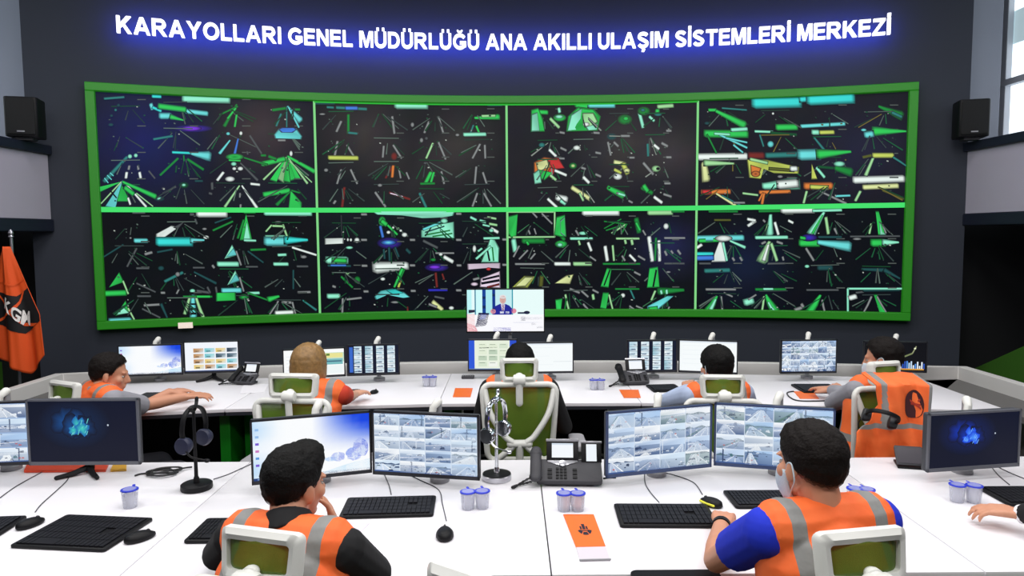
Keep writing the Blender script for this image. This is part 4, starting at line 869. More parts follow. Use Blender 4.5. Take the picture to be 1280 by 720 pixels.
def wire(name, label, pts, r=0.0022, m=None, z=DZ):
    P = [on(px, py, z + r + 0.0005) for px, py in pts]
    c = P[0]; mb = MB(); mb.tube(bez([p - c for p in P], 10), r, 6)
    o = mb.build(name, m or M_cable); o.location = c; return tag(o, label, 'cable')
def mouse(label, px, py, rz, s=1.0, accent=None, group=None):
    c = on(px, py, DZ + 0.015); t = thing('computer_mouse', label, 'mouse', (c.x, c.y, DZ), rz, group)
    mb = MB(); rings = []; n = 20
    for z, k in ((0.0, .9), (0.006, 1.0), (0.014, .97), (0.022, .82), (0.028, .6), (0.031, .25)):
        rings.append([(0.031 * s * k * math.cos(2 * PI * i / n) * (1 - .12 * math.sin(2 * PI * i / n)), 0.054 * s * k * math.sin(2 * PI * i / n) - (0.006 if z > .02 else 0), z * s + .001) for i in range(n)])
    mb.loft(rings); mb.build('shell', M_blk, t, sharp=60)
    mb = MB(T(0, 0.028 * s, 0.025 * s) @ RY(PI / 2)); mb.lathe([(0.004, -0.004), (0.0075, -0.003), (0.0075, 0.003), (0.004, 0.004)], 14); mb.build('scroll_wheel', M_dgrey, t)
    if accent:
        mb = MB(); mb.tube(bez([(-0.029 * s, -0.035 * s, .014), (-0.032 * s, 0.0, .014), (-0.027 * s, 0.035 * s, .014)]), 0.005, 8, ball=True); mb.build('side_strip', accent, t)
    return t
kb = [('black keyboard at far left below the dark teal-glow monitor', (24, 684), (142, 686), (182, 648), (72, 641)),
      ('dark keyboard left of the person with the dark beard, partly behind the white headrest', (232, 677), (322, 675), (347, 647), (256, 647)),
      ('black keyboard between the dark-haired head and a lone black mouse', (424, 646), (542, 643), (545, 619), (434, 622)),
      ('black keyboard right of the orange booklet', (775, 657), (900, 657), (884, 630), (767, 629)),
      ('black keyboard under the hand of the person in the blue shirt', (918, 633), (1010, 633), (998, 612), (905, 613)),
      ('black keyboard at the right edge beside a suited arm', (1254, 630), (1372, 630), (1345, 607), (1228, 608))]
for e in kb: keyboard(*e, group=None)
keyboard('black keyboard cut off by the left edge of the picture', (-112, 672), (2, 669), (30, 644), (-70, 648))
kb2 = [('black keyboard on the back desk under the reaching arm of the person in grey sleeves', (172, 500), (226, 499), (228, 490), (172, 491)),
       ('black keyboard on the back desk beside the hand of the blond person', (424, 496), (452, 495), (446, 486.5), (418, 487.5)),
       ('black keyboard on the back desk right of a small orange leaflet', (816, 489), (853, 488), (846, 480), (808, 481)),
       ('black keyboard on the back desk below the monitor packed with road pictures', (1001, 490), (1048, 490), (1046, 480), (992, 480))]
for e in kb2: keyboard(*e, rows=4, cols=12)
mouse('black mouse right of the large keyboard at far left', 175, 670, rad(-42), 1.05)
mouse('black mouse near the left edge with its cord leading to the dark monitor', 38, 653, rad(-25))
mouse('lone black mouse below the two blue-lidded cups', 556, 666, rad(6), 1.08)
mouse('black mouse with a yellow side strip', 889, 627, rad(35), 1.0, mat('yellow_accent', (226, 224, 60), 0.45))
mouse('small dark mouse beside the hand of the blond person', 468, 489, rad(-20), 0.8)
wire('mouse_cable', 'grey cord from the monitor at far left to its mouse', [(44, 640), (52, 630), (72, 612), (84, 600), (88, 590)])
wire('desk_cable', 'grey cord running off the left edge of the front desk', [(-10, 630), (20, 608), (60, 586)])
wire('keyboard_cable', 'grey cord of the keyboard between the dark-haired head and the mouse', [(489, 618), (486, 606), (480, 592)])
wire('mouse_cable', 'grey cord curving to the lone black mouse', [(558, 651), (553, 630), (548, 612), (525, 600), (508, 592)])
wire('keyboard_cable', 'grey cord of the keyboard right of the orange booklet', [(824, 628), (812, 614), (806, 602), (806, 588)])
wire('mouse_cable', 'grey cord curving to the yellow-striped mouse', [(878, 618), (868, 604), (850, 596), (828, 590)])
wire('desk_cable', 'dark cord below the dark blue monitor at the right', [(1262, 606), (1248, 594), (1238, 582)])
wire('desk_cable', 'thin grey cord running off the right edge of the front desk', [(1290, 602), (1265, 592), (1246, 583)])
wire('desk_cable', 'grey cord on the desk right of the headset stand base with the black disc', [(267, 599), (285, 593), (305, 584), (318, 578)])
c = on(199, 593, DZ)
mb = MB(); P = []
for i in range(60):
    a = 2 * PI * i / 22; P.append((0.068 * math.cos(a) + 0.012 * math.sin(i * .7) + .002 * i * .3, 0.052 * math.sin(a) + .01 * math.cos(i * .4), 0.005 + 0.00022 * i))
mb.tube(bez([(-.1, -.03, .005), (-.07, .0, .005)] + P[::2] + [(.09, .05, .012), (.12, .08, .008)], 5), 0.0042, 7); o = mb.build('cable_coil', M_bcable); o.location = c; tag(o, 'coiled black cable on the front desk right of the dark teal-glow monitor', 'cable')

def cup(label, px, py, group, s=1.0, z=DZ):
    c = on(px, py, z); t = thing('water_cup', label, 'cup', (c.x, c.y, z), 0, group)
    mb = MB(); mb.lathe([(0.027 * s, 0.001), (0.029 * s, 0.02 * s), (0.0325 * s, 0.07 * s), (0.034 * s, 0.074 * s), (0.0335 * s, 0.078 * s), (0.0318 * s, 0.072 * s), (0.028 * s, 0.02 * s), (0.026 * s, 0.004)], 22); mb.build('body', M_cup, t)
    mb = MB(); mb.lathe([(0.0255 * s, 0.004), (0.0305 * s, 0.055 * s)], 20); mb.build('water', mat('clear_water', (214, 218, 236), 0.1, alpha=0.3), t)
    mb = MB(); mb.lathe([(0.001, 0.0792 * s), (0.026 * s, 0.0795 * s), (0.0262 * s, 0.079 * s), (0.001, 0.0788 * s)], 22, mi=1); mb.lathe([(0.0255 * s, 0.0790 * s), (0.027 * s, 0.0800 * s), (0.0345 * s, 0.0785 * s), (0.035 * s, 0.0745 * s), (0.0335 * s, 0.0775 * s)], 22); mb.tube([(0, 0.033 * s, 0.078 * s), (-.006 * s, .046 * s, 0.081 * s)], 0.006 * s, 6, sq=.3); mb.build('foil_lid', [M_film, mat('thin_clear_film', (206, 210, 240), .2, alpha=.45)], t)
    return t
cup('single clear cup with a blue foil lid at far left', 163, 634, 'foil lidded water cups')
for a, b, w in ((585, 636, 'left cup of the blue-lidded pair below the chrome headset stand'), (603, 635, 'right cup of the blue-lidded pair below the chrome headset stand'),
                (705, 638, 'left cup of the blue-lidded pair above the orange booklet'), (722, 638, 'right cup of the blue-lidded pair above the orange booklet'),
                (1068, 632, 'left blue-lidded cup behind the shoulder of the person in the blue shirt'), (1083, 633, 'right blue-lidded cup behind the shoulder of the person in the blue shirt'),
                (1196, 627, 'left cup of the blue-lidded pair below the dark blue monitor'), (1217, 628, 'right cup of the blue-lidded pair below the dark blue monitor'),
                (533, 483, 'left small cup on the back desk between two monitors'), (541, 483, 'right small cup on the back desk between two monitors'),
                (742, 487, 'left small cup left of the black handset telephone'), (751, 487, 'right small cup left of the black handset telephone')):
    cup(w, a, b, 'foil lidded water cups', 0.95)

def flat_on(pts, z):
    P = [on(*p, z) for p in pts]; c = sum(P, Vector()) / len(P); return c, [(p.x - c.x, p.y - c.y) for p in P]
# orange booklet with a round emblem and a clear holder
c, q = flat_on([(720, 684), (757, 683), (742, 643), (704, 643)], DZ + .004)
t = thing('orange_booklet', 'orange booklet with a dark round emblem on the front desk', 'booklet', (c.x, c.y, DZ))
mb = MB(); mb.prism(q, 0.001, 0.005); mb.build('cover', M_orange, t)
mb = MB()
ex = (Vector(q[1]) - Vector(q[0]) + Vector(q[2]) - Vector(q[3])) / 2; ey = (Vector(q[3]) - Vector(q[0]) + Vector(q[2]) - Vector(q[1])) / 2
def E(u, v, z=.0056): return (ex.x * u + ey.x * v, ex.y * u + ey.y * v, z)
for i in range(18):
    a0, a1 = rad(195 + i * 8.3), rad(195 + (i + 1) * 8.3)
    if i in (5, 12): continue
    mb.add([E(.24 * math.cos(a0), .02 + .19 * math.sin(a0)), E(.24 * math.cos(a1), .02 + .19 * math.sin(a1)), E(.13 * math.cos(a1), .02 + .10 * math.sin(a1)), E(.13 * math.cos(a0), .02 + .10 * math.sin(a0))], [(0, 1, 2, 3)])
for k, (x0, x1, h) in enumerate(((-.13, -.07, .1), (-.05, .05, .17), (.07, .13, .1))): mb.add([E(x0, 0), E(x1, 0), E(x1, h), E(x0, h)], [(0, 1, 2, 3)])
mb.add([E(-.12, -.05), E(.12, -.05), E(.12, -.02), E(-.12, -.02)], [(0, 1, 2, 3)])
mb.build('emblem', M_ink, t)
c, q = flat_on([(725, 702), (763, 701), (757, 684), (720, 685)], DZ)
t = thing('leaflet_holder', 'clear plastic leaflet holder with a white sheet below the orange booklet', 'holder', (c.x, c.y, DZ))
mb = MB(); mb.prism(q, 0.001, 0.004); mb.build('sheet', mat('pale_sheet', (214, 206, 214), .5), t)
a, b = Vector(q[0]), Vector(q[1]); mb = MB(); mb.tube([(a.x, a.y, .006), (b.x, b.y, .006)], .003, 8, ball=True); mb.build('lip', M_grey, t)
def flat(name, label, pts, m, cat, h=0.004, z=DZ):
    c, q = flat_on(pts, z + h); mb = MB(); mb.prism(q, 0.001, h); o = mb.build(name, m); o.location = (c.x, c.y, z); return tag(o, label, cat)
flat('leaflet', 'small orange leaflet on the back desk below two small cups', [(566, 496), (588, 496), (591, 485), (569, 485)], M_orange, 'leaflet')
flat('leaflet', 'small orange leaflet on the back desk left of a black keyboard', [(780, 497), (801, 497), (798, 487), (774, 487)], M_orange, 'leaflet')
flat('leaflet', 'orange leaflet under the headphone cable on the right back desk', [(1000, 498), (1024, 498), (1016, 489), (992, 489)], M_orange, 'leaflet')
flat('paper_note', 'small white paper slips on the desk below the keyboard at centre left', [(430, 662), (452, 664), (462, 654), (438, 652)], mat('lilac_paper', (222, 212, 226), 0.6), 'paper', 0.002)
flat('paper_note', 'white papers on the back desk by the telephone with a white screen', [(300, 492), (330, 490), (336, 480), (304, 481)], M_paper, 'paper', 0.003)
flat('orange_book', 'orange book lying behind the dark teal-glow monitor', [(30, 588), (132, 587), (136, 578), (34, 579)], mat('red_orange_cover', (236, 74, 34), .5), 'book', 0.012)
flat('yellow_notepad', 'yellow notepad lying beside the orange book behind the dark monitor', [(138, 587), (158, 586), (158, 578), (142, 579)], mat('yellow_cover', (240, 180, 50), .5), 'notepad', 0.012)
c = on(585, 473, DZ); t = thing('card_reader', 'small dark desk device on the back desk below the form-page monitor', 'device', (c.x, c.y, DZ))
mb = MB(); mb.prism(rrect(.1, .06, .01), 0.001, .022, .004); mb.build('case', M_dgrey, t)
mb = MB()
for i in range(5): mb.box((-.036 + i * .018, 0, .0235), (.01, .04, .004))
mb.build('buttons', M_grey, t)
# folder and tablet
P = [on(*p, DZ + .014) for p in ((786, 726), (900, 726), (894, 712), (800, 712))]
c = sum(P, Vector()) / 4; t = thing('document_folder', 'black folder at the near desk edge by the bare elbow', 'folder', (c.x, c.y, DZ))
mb = MB(); w = (P[1] - P[0]).length; mb.prism(rrect(w, .07, .02), .001, .016, .004); mb.build('cover', M_blk2, t); mb = MB(); mb.box((0, .036, .008), (w * .9, .003, .01)); mb.build('pages', M_dgrey, t)
c = on(1136, 583, DZ); t = thing('desk_tablet', 'small grey tilted tablet stand beside the dark blue monitor', 'tablet', (c.x, c.y, DZ), rad(-14))
mb = MB(T(0, .0, .05) @ RX(rad(48))); mb.prism(rrect(.125, .1, .008), 0, .008, .002); mb.build('tablet', M_dgrey, t)
mb = MB(T(0, .0, .05) @ RX(rad(48))); mb.prism(rrect(.112, .082, .004), .0082, .0095); mb.build('display', mat('unlit_display', (62, 58, 66), .2), t)
mb = MB(); mb.prism([(-.06, -.045), (.06, -.045), (.05, .07), (-.05, .07)], .001, .01, .002); mb.tube([(0, .06, .01), (0, .045, .06)], .012, 8, sq=.4); mb.build('stand', M_blk, t)

# telephones
def phone(label, px, py, rz, s=1.0, side_module=False, z=DZ):
    c = on(px, py, z); t = thing('desk_telephone', label, 'telephone', (c.x, c.y, z), rz)
    S = Matrix.Scale(s, 4); tilt = rad(30)
    w = 0.30 if side_module else 0.2; cx = 0.05 if side_module else 0
    base = S @ T(0, 0, 0.04) @ RX(tilt)
    mb = MB(base); mb.prism(rrect(w, 0.13, 0.012, 4, cx, 0.0), 0, 0.028, 0.004)
    mb.M = S; mb.prism(rrect(w * .8, .1, .01, 4, cx, .01), 0.001, .02, .003); mb.prism(rrect(w * .5, .03, .005, 4, cx, .06), 0.001, .06); mb.build('body', M_dgrey, t)
    mb = MB(base @ T(0, 0.062, .014) @ RX(rad(38))); mb.prism(rrect(.15, .10, .008, 4, 0.02, .05), 0, .016, .003); mb.build('screen_housing', M_blk, t)
    cv = Canvas(.1, .066, base @ T(0.02, 0.062, .014) @ RX(rad(38)) @ T(0, .018, .0165) @ RX(-PI / 2)); cv.rect(0, 0, 1, 1, (244, 248, 252)); cv.rect(0, .88, 1, 1, (214, 224, 236)); cv.build('display', t)
    mb = MB(base @ T(0, 0.062, .014) @ RX(rad(38))); mb.box((.02, .098, .012), (.155, .012, .014)); mb.build('top_trim', M_silver, t, bevel=.002)
    mb = MB(base)
    for j in range(4):
        for i in range(3): mb.box((-.005 + i * .018, -.048 + j * .018, .030), (.013, .011, .005))
    for j in range(3):
        mb.box((-.04, -.045 + j * .022, .030), (.02, .013, .005)); mb.box((.075, -.045 + j * .022, .030), (.02, .013, .005))
    mb.build('keypad', M_blk, t)
    mb = MB(base); mb.prism([(-.05, .056), (.09, .056), (.09, .047), (.045, .03), (.02, .022), (-.005, .03), (-.05, .047)], .0285, .031, .001); mb.lathe([(.018, 0), (.018, .004), (.006, .006)], 16, (.02, .036, .031)); mb.build('silver_trim', M_silver, t)
    if side_module:
        mb = MB(base @ T(.155, 0.052, .014) @ RX(rad(38))); mb.prism(rrect(.095, .1, .008, 4, 0, .05), 0, .014, .003); mb.build('side_screen_housing', M_blk, t)
        cv = Canvas(.048, .078, base @ T(.155, 0.052, .014) @ RX(rad(38)) @ T(0, .01, .0145) @ RX(-PI / 2)); cv.rect(0, 0, 1, 1, (240, 246, 252)); cv.build('side_display', t)
        mb = MB(base @ T(.155, 0.052, .014) @ RX(rad(38))); mb.box((0, .098, .010), (.1, .01, .012)); mb.build('side_trim', M_silver, t, bevel=.002)
    hx = -.105
    mb = MB(S); mb.tube(bez([(hx, -.07, .05), (hx, -.03, .075), (hx, .03, .1), (hx, .075, .125)]), [.026] * 49, 12, sq=.6, ball=True); mb.ell((hx, -.055, .045), (.03, .034, .022)); mb.ell((hx, .07, .112), (.03, .034, .024))
    mb.build('handset', M_dgrey if side_module else M_blk, t, sharp=60)
    mb = MB(S); P = []
    for i in range(160):
        k = i / 159; a = i * 1.9; yy = -.09 - .05 * math.sin(k * PI); P.append((hx - .02 - .085 * math.sin(k * PI) + .005 * math.cos(a), -.075 + (.06 * k) - .05 * math.sin(k * PI), .009 + .04 * max(0, 1 - k * 3) + .005 * math.sin(a)))
    mb.tube(P, .0026, 5); mb.build('coiled_cord', M_bcable, t)
    return t
phone('grey desk telephone with two white screens on the front desk', 698, 603, rad(-3), 0.98, True)
phone('black desk telephone with a white screen left of the blond head', 308, 480, rad(-14), 0.86, z=DZ)
phone('black handset telephone on the back desk beside the columned monitor', 793, 480, rad(4), 1.0)
wire('telephone_lead', 'short black lead at the right side of the grey desk telephone', [(754, 598), (762, 597), (770, 597)], .0035, M_bcable)

# headset stands
def headset_mesh(t, S, m_a, m_b):
    mb = MB(S); mb.tube(bez([(-.075, 0, -.07), (-.082, 0, -.02), (-.06, 0, .04), (0, 0, .066), (.06, 0, .04), (.082, 0, -.02), (.075, 0, -.07)], 8), .008, 8, sq=1.6); mb.build('headband', m_a, t)
    for sx in (-1, 1):
        mb = MB(S @ T(sx * .07, 0, -.09) @ RY(PI / 2)); mb.lathe([(.012, -.024), (.034, -.022), (.039, -.01), (.036, .004), (.03, .02), (.01, .023)], 20); mb.build('ear_cup', m_b, t)
    mb = MB(S); mb.tube(bez([(-.085, -.01, -.1), (-.095, -.05, -.13), (-.07, -.1, -.15)], 8), .004, 6); mb.ell((-.066, -.105, -.152), (.011, .014, .009)); mb.build('microphone_boom', m_a, t)
def headset_stand(label, hl, px, py, h, rz, m_base, m_pole, m_a, m_b, rim):
    c = on(px, py, DZ); t = thing('headset_stand', label, 'headset stand', (c.x, c.y, DZ), rz)
    mb = MB(); mb.lathe([(.066, .001), (.068, .006), (.067, .024), (.062, .028), (.01, .029)], 36); mb.build('base', [m_base], t)
    if rim: mb = MB(); mb.lathe([(.0655, .0285), (.058, .031), (.004, .0305)], 36); mb.build('base_top', M_blk, t)
    mb = MB(); mb.tube([(0, .0, .029), (0, .0, h * .5), (0, 0, h)], [.009, .007, .007], 12); mb.lathe([(.014, .03), (.012, .05), (.008, .06)], 16); mb.build('pole', m_pole, t)
    mb = MB(); mb.tube(bez([(0, -.05, h + .012), (0, -.02, h - .004), (0, .02, h - .004), (0, .05, h + .014), (0, .06, h + .035)]), .008, 8, ball=True); mb.build('hook', m_pole, t)
    hs = thing('headset', hl, 'headset', (c.x, c.y, DZ + h - .055), rz + rad(68))
    headset_mesh(hs, Matrix.Identity(4), m_a, m_b)
    return t
h1 = aty(243, 512, on(247, 612).y).z - DZ
headset_stand('black headset stand with a round black base at the left of the front desk', 'black headset hanging on the stand at the left of the front desk', 246, 611, h1, rad(10), M_blk, M_blk, M_blk, mat('dark_blue_pad', (30, 34, 60), .5), False)
h2 = aty(622, 500, on(621, 598).y).z - DZ
headset_stand('chrome headset stand with a silver rimmed base in front of the green chair', 'chrome headset hanging on the stand in front of the green chair', 621, 599, h2, rad(-8), M_silver, M_chrome, M_chrome, M_chrome, True)
# headphone cable loop on the right back desk
wire('headphone_cable', 'black headphone cable looped round an orange leaflet at right', [(1050, 500), (1030, 501), (1000, 501), (988, 497), (984, 491), (992, 489)], .0045, M_bcable)

# flag
p = aty(14, 300, 5.75); fx, fy = p.x, 5.75
t = thing('flag', 'orange pennant flag with a black band on a pole at far left', 'flag', (fx, fy, 0))
H_ = aty(13, 296, fy).z
mb = MB(); mb.tube([(0, 0, .04), (0, 0, H_)], .012, 12); mb.build('pole', M_silver, t)
mb = MB(); mb.lathe([(.14, 0), (.14, .02), (.05, .045), (.018, .06)], 24); mb.build('base', M_silver, t)
mb = MB(); mb.lathe([(.004, .06), (.012, .05), (.02, .03), (.014, .012), (.02, 0), (.006, -.01)], 14, (0, 0, H_)); mb.build('finial', M_silver, t)
zt_, zb_ = aty(14, 308, fy).z, aty(38, 466, fy).z
def FS(u, v, off=0.0):
    """hanging cloth: u across, v down"""
    hw0, hw1 = 0.02, 0.27
    w = hw0 + (hw1 - hw0) * min(1, v / .62) ** .9
    xl = -.02 - w * .62; xr = .01 + w * (.68 + .26 * v)
    x = xl + (xr - xl) * u
    yy = -.05 - .03 * v * math.sin(u * 13 + v * 1.2) - .01 * math.sin(u * 29 + 1.5) * v - .05 * (1 - abs(2 * u - 1))
    bottom = zb_ + (.17 - .17 * min(1, u / .72) if u < .72 else (u - .72) / .28 * .16)
    return Vector((x, yy - off, zt_ + (bottom - zt_) * v))
nu, nv = 56, 48; vs = []; fs = []; mi = []
for j in range(nv + 1):
    for i in range(nu + 1): vs.append(FS(i / nu, j / nv))
for j in range(nv):
    for i in range(nu):
        a = j * (nu + 1) + i; fs.append((a, a + 1, a + nu + 2, a + nu + 1))
mb = MB(); mb.add(vs, fs)
M_flag = mat('orange_flag_cloth', (232, 84, 18), 0.7, bump=.2, scale=200, var=.08)
fo = mb.build('cloth', [M_flag], t, sharp=80)
sol = fo.modifiers.new('thick', 'SOLIDIFY'); sol.thickness = 0.004; sol.offset = -1
def on_flag(name, polys, m, off):
    b = MB()
    for P in polys:
        P = [Vector((p[0], p[1])) for p in P]; n = 14
        # subdivided quad so that it follows the folds
        vs = []
        for j in range(n + 1):
            for i in range(n + 1):
                a = P[0].lerp(P[1], i / n); c_ = P[3].lerp(P[2], i / n); q = a.lerp(c_, j / n); vs.append(FS(min(1, max(0, q.x)), q.y, off))
        b.add(vs, [(j * (n + 1) + i, j * (n + 1) + i + 1, (j + 1) * (n + 1) + i + 1, (j + 1) * (n + 1) + i) for j in range(n) for i in range(n)])
    return b.build(name, m, t, sharp=80)
on_flag('black_band', [[(0, .40), (1, .38), (1, .68), (0, .68)]], mat('black_flag_cloth', (16, 14, 16), .7), .004)
on_flag('orange_cross', [[(.12, .39), (.18, .39), (.95, .68), (.88, .68)], [(.84, .385), (.90, .385), (.18, .68), (.12, .68)], [(.0, .30), (1, .29), (1, .305), (0, .315)]], M_flag, .008)
b = MB()
for k, ch in enumerate('KGM'):
    me = text_mesh(ch, 1.0, 0.0, .03); vs = [v.co.copy() for v in me.vertices]; fs = [tuple(p_.vertices) for p_ in me.polygons]; bpy.data.meshes.remove(me)
    x0 = min(v.x for v in vs); x1 = max(v.x for v in vs)
    out = []
    for v in vs:
        lx = (v.x - x0) / .73; ly = v.y / .73
        u = .42 + k * .135 + lx * .13 + ly * .07; vv = .50 + k * .048 - ly * .095 + lx * .05
        out.append(FS(u, vv, .014))
    b.add(out, fs)
b.build('lettering', mat('white_print', (240, 236, 232), .6), t)
# ================================================================== office chairs
def chair(label, px, py, Y, rz, hw=0.25, group=None, dark_pad=False):
    """headrest centre read at (px, py), Y metres ahead"""
    p = aty(px, py, Y); Z = p.z - 1.115
    off = Matrix.Rotation(rz, 3, 'Z') @ Vector((0, -0.28, 0))
    t = thing('office_chair', label, 'chair', (p.x - off.x, p.y - off.y, 0), rz, group)
    mb = MB(T(0, .02, .375 + Z)); mb.prism(rrect(.48, .46, .09, 6), 0, .06, .02); mb.build('seat', M_seat, t, sharp=50)
    mb = MB(); mb.lathe([(.028, .07), (.028, .28), (.02, .282), (.02, .365 + Z), (.09, .368 + Z), (.09, .374 + Z)], 18); mb.build('gas_column', M_grey, t)
    mb = MB()
    for k in range(5):
        a = 2 * PI * k / 5 + .3; mb.tube([(0.02 * math.cos(a), .02 * math.sin(a), .1), (.16 * math.cos(a), .16 * math.sin(a), .085), (.29 * math.cos(a), .29 * math.sin(a), .065)], [.026, .022, .016], 8, ball=True)
    mb.build('star_base', M_white, t)
    for k in range(5):
        a = 2 * PI * k / 5 + .3; mb = MB(T(.29 * math.cos(a), .29 * math.sin(a), .027) @ RZ(a + .8) @ RX(PI / 2))
        for q in (-.016, .016): mb.lathe([(.008, q - .009), (.0265, q - .007), (.0265, q + .007), (.008, q + .009)], 14)
        mb.build('caster', M_blk, t)
    def ring(pts, r, sq=1.0): return bez(pts + [pts[0]], 6)[:-1]
    def yb(z): return -.25 - .05 * math.sin((z - .56) / .48 * PI * .8) + .02
    Zs = Z
    outl = []
    for (x, z) in rrect(.43, .45, .05, 5, 0, .805):
        k = (z - .58) / .45; outl.append((x * (.86 + .14 * k), yb(z), z + Zs))
    mb = MB(); mb.tube(outl, .017, 10, closed=True); mb.build('back_frame', M_white, t)
    n = 14; g = []; fs = []
    for j in range(n + 1):
        for i in range(n + 1):
            u = i / n * 2 - 1; z = .59 + .43 * j / n; k = (z - .58) / .45; g.append((u * .205 * (.86 + .14 * k), yb(z) + .012 + .02 * (u * u - 1) * -1 * .3, z + Zs))
    for j in range(n):
        for i in range(n): a = j * (n + 1) + i; fs.append((a, a + 1, a + n + 2, a + n + 1))
    mb = MB(); mb.add(g, fs); bm_ = mb.build('back_mesh', M_mesh, t, sharp=80); sd = bm_.modifiers.new('thick', 'SOLIDIFY'); sd.thickness = .006
    mb = MB()
    for sx in (-1, 1):
        mb.tube(bez([(sx * .2, -.262, 1.0 + Zs), (sx * .165, -.305, .87 + Zs), (sx * .085, -.325, .745 + Zs), (sx * .035, -.328, .70 + Zs), (sx * .08, -.315, .645 + Zs), (sx * .155, -.27, .57 + Zs)], 8), .0175, 10, sq=1.25, ball=True)
    mb.tube([(-.05, -.328, .70 + Zs), (.05, -.328, .70 + Zs)], .024, 10, ball=True)
    mb.tube(bez([(0, -.325, .695 + Zs), (0, -.29, .55 + Zs), (0, -.18, .385 + Zs), (0, -.02, .365 + Zs)], 8), .022, 10, sq=1.3, ball=True); mb.build('back_support', M_white, t, sharp=60)
    # headrest
    def hr(w, h, r): return [(x * (1 + .06 * (z / h)), z) for x, z in rrect(w, h, r, 5)]
    hh = .135; M0 = T(0, -.27, 1.115 + Zs) @ RX(rad(-6))
    o1 = hr(hw, hh, .025); o2 = hr(hw - .052, hh - .056, .012)
    def bow(x): return .035 * (x / (hw / 2)) ** 2
    rings = [[(x, bow(x) + y, z) for x, z in o] for o, y in ((o2, -.012), ([(a[0] * .5 + b[0] * .5, a[1] * .5 + b[1] * .5) for a, b in zip(o1, o2)], -.02), (o1, -.012), (o1, .012), ([(a[0] * .5 + b[0] * .5, a[1] * .5 + b[1] * .5) for a, b in zip(o1, o2)], .02), (o2, .012))]
    mb = MB(M0); mb.loft(rings, False, 0, True); mb.build('headrest_frame', M_white, t, sharp=50)
    mb = MB(M0); g = []; fs = []; n = 8
    for j in range(n + 1):
        for i in range(n + 1):
            x = (i / n - .5) * (hw - .046); z = (j / n - .5) * (hh - .05); g.append((x * (1 + .06 * z / hh), bow(x) + .004, z))
    for j in range(n):
        for i in range(n): a = j * (n + 1) + i; fs.append((a, a + 1, a + n + 2, a + n + 1))
    mb.add(g, fs); hm = mb.build('headrest_mesh', M_mesh, t, sharp=80); sd = hm.modifiers.new('thick', 'SOLIDIFY'); sd.thickness = .005
    mb = MB(); mb.tube(bez([(0, -.305, .93 + Zs), (0, -.31, 1.0 + Zs), (0, -.315, 1.05 + Zs), (0, -.315, 1.075 + Zs), (0, -.288, 1.085 + Zs)], 6), [.02] * 24 + [.024], 12, sq=.7, ball=True)
    mb.lathe([(.001, -.034), (.028, -.03), (.034, -.01), (.034, .01), (.028, .03), (.001, .034)], 20, (0, 0, 0)) if False else None
    mb.M = T(0, -.306, 1.065 + Zs) @ RY(PI / 2); mb.lathe([(.004, -.036), (.026, -.034), (.031, -.026), (.031, .026), (.026, .034), (.004, .036)], 22); mb.build('headrest_bracket', M_white, t)
    for sx in (-1, 1):
        mb = MB(); mb.tube(bez([(sx * .2, .03, .365 + Z), (sx * .30, .03, .375 + Z), (sx * .36, .02, .48 + Z), (sx * .36, -.01, .57 + Z)], 6), [.02] * 19, 10, sq=1.8, ball=True); ap = mb.build('armrest', M_cgrey, t)
        mb = MB(T(sx * .36, .02, .575 + Z)); mb.prism(rrect(.10, .27, .035, 5), 0, .05, .014); mb.build('arm_pad', M_blk if dark_pad else M_cgrey, ap, sharp=50)
    return t

# ================================================================== people
def remesh(mb, voxel, mats, smooth=2, fac=.5):
    me = bpy.data.meshes.new('tmp'); me.from_pydata([tuple(p) for p in mb.v], [], mb.f)
    bm = bmesh.new(); bm.from_mesh(me); bmesh.ops.recalc_face_normals(bm, faces=bm.faces); bm.to_mesh(me); bm.free()
    ob = bpy.data.objects.new('tmp', me); COL.objects.link(ob)
    r = ob.modifiers.new('r', 'REMESH'); r.mode = 'VOXEL'; r.voxel_size = voxel; r.use_smooth_shade = True
    if smooth: s_ = ob.modifiers.new('s', 'SMOOTH'); s_.factor = fac; s_.iterations = smooth
    dg = bpy.context.evaluated_depsgraph_get(); dg.update()
    out = bpy.data.meshes.new_from_object(ob.evaluated_get(dg)); bpy.data.objects.remove(ob); bpy.data.meshes.remove(me)
    out.materials.clear()
    for m in mats: out.materials.append(m)
    out.polygons.foreach_set('use_smooth', [True] * len(out.polygons))
    return out
def obj(name, me, parent):
    o = bpy.data.objects.new(name, me); me.name = name; COL.objects.link(o); o.parent = parent; return o
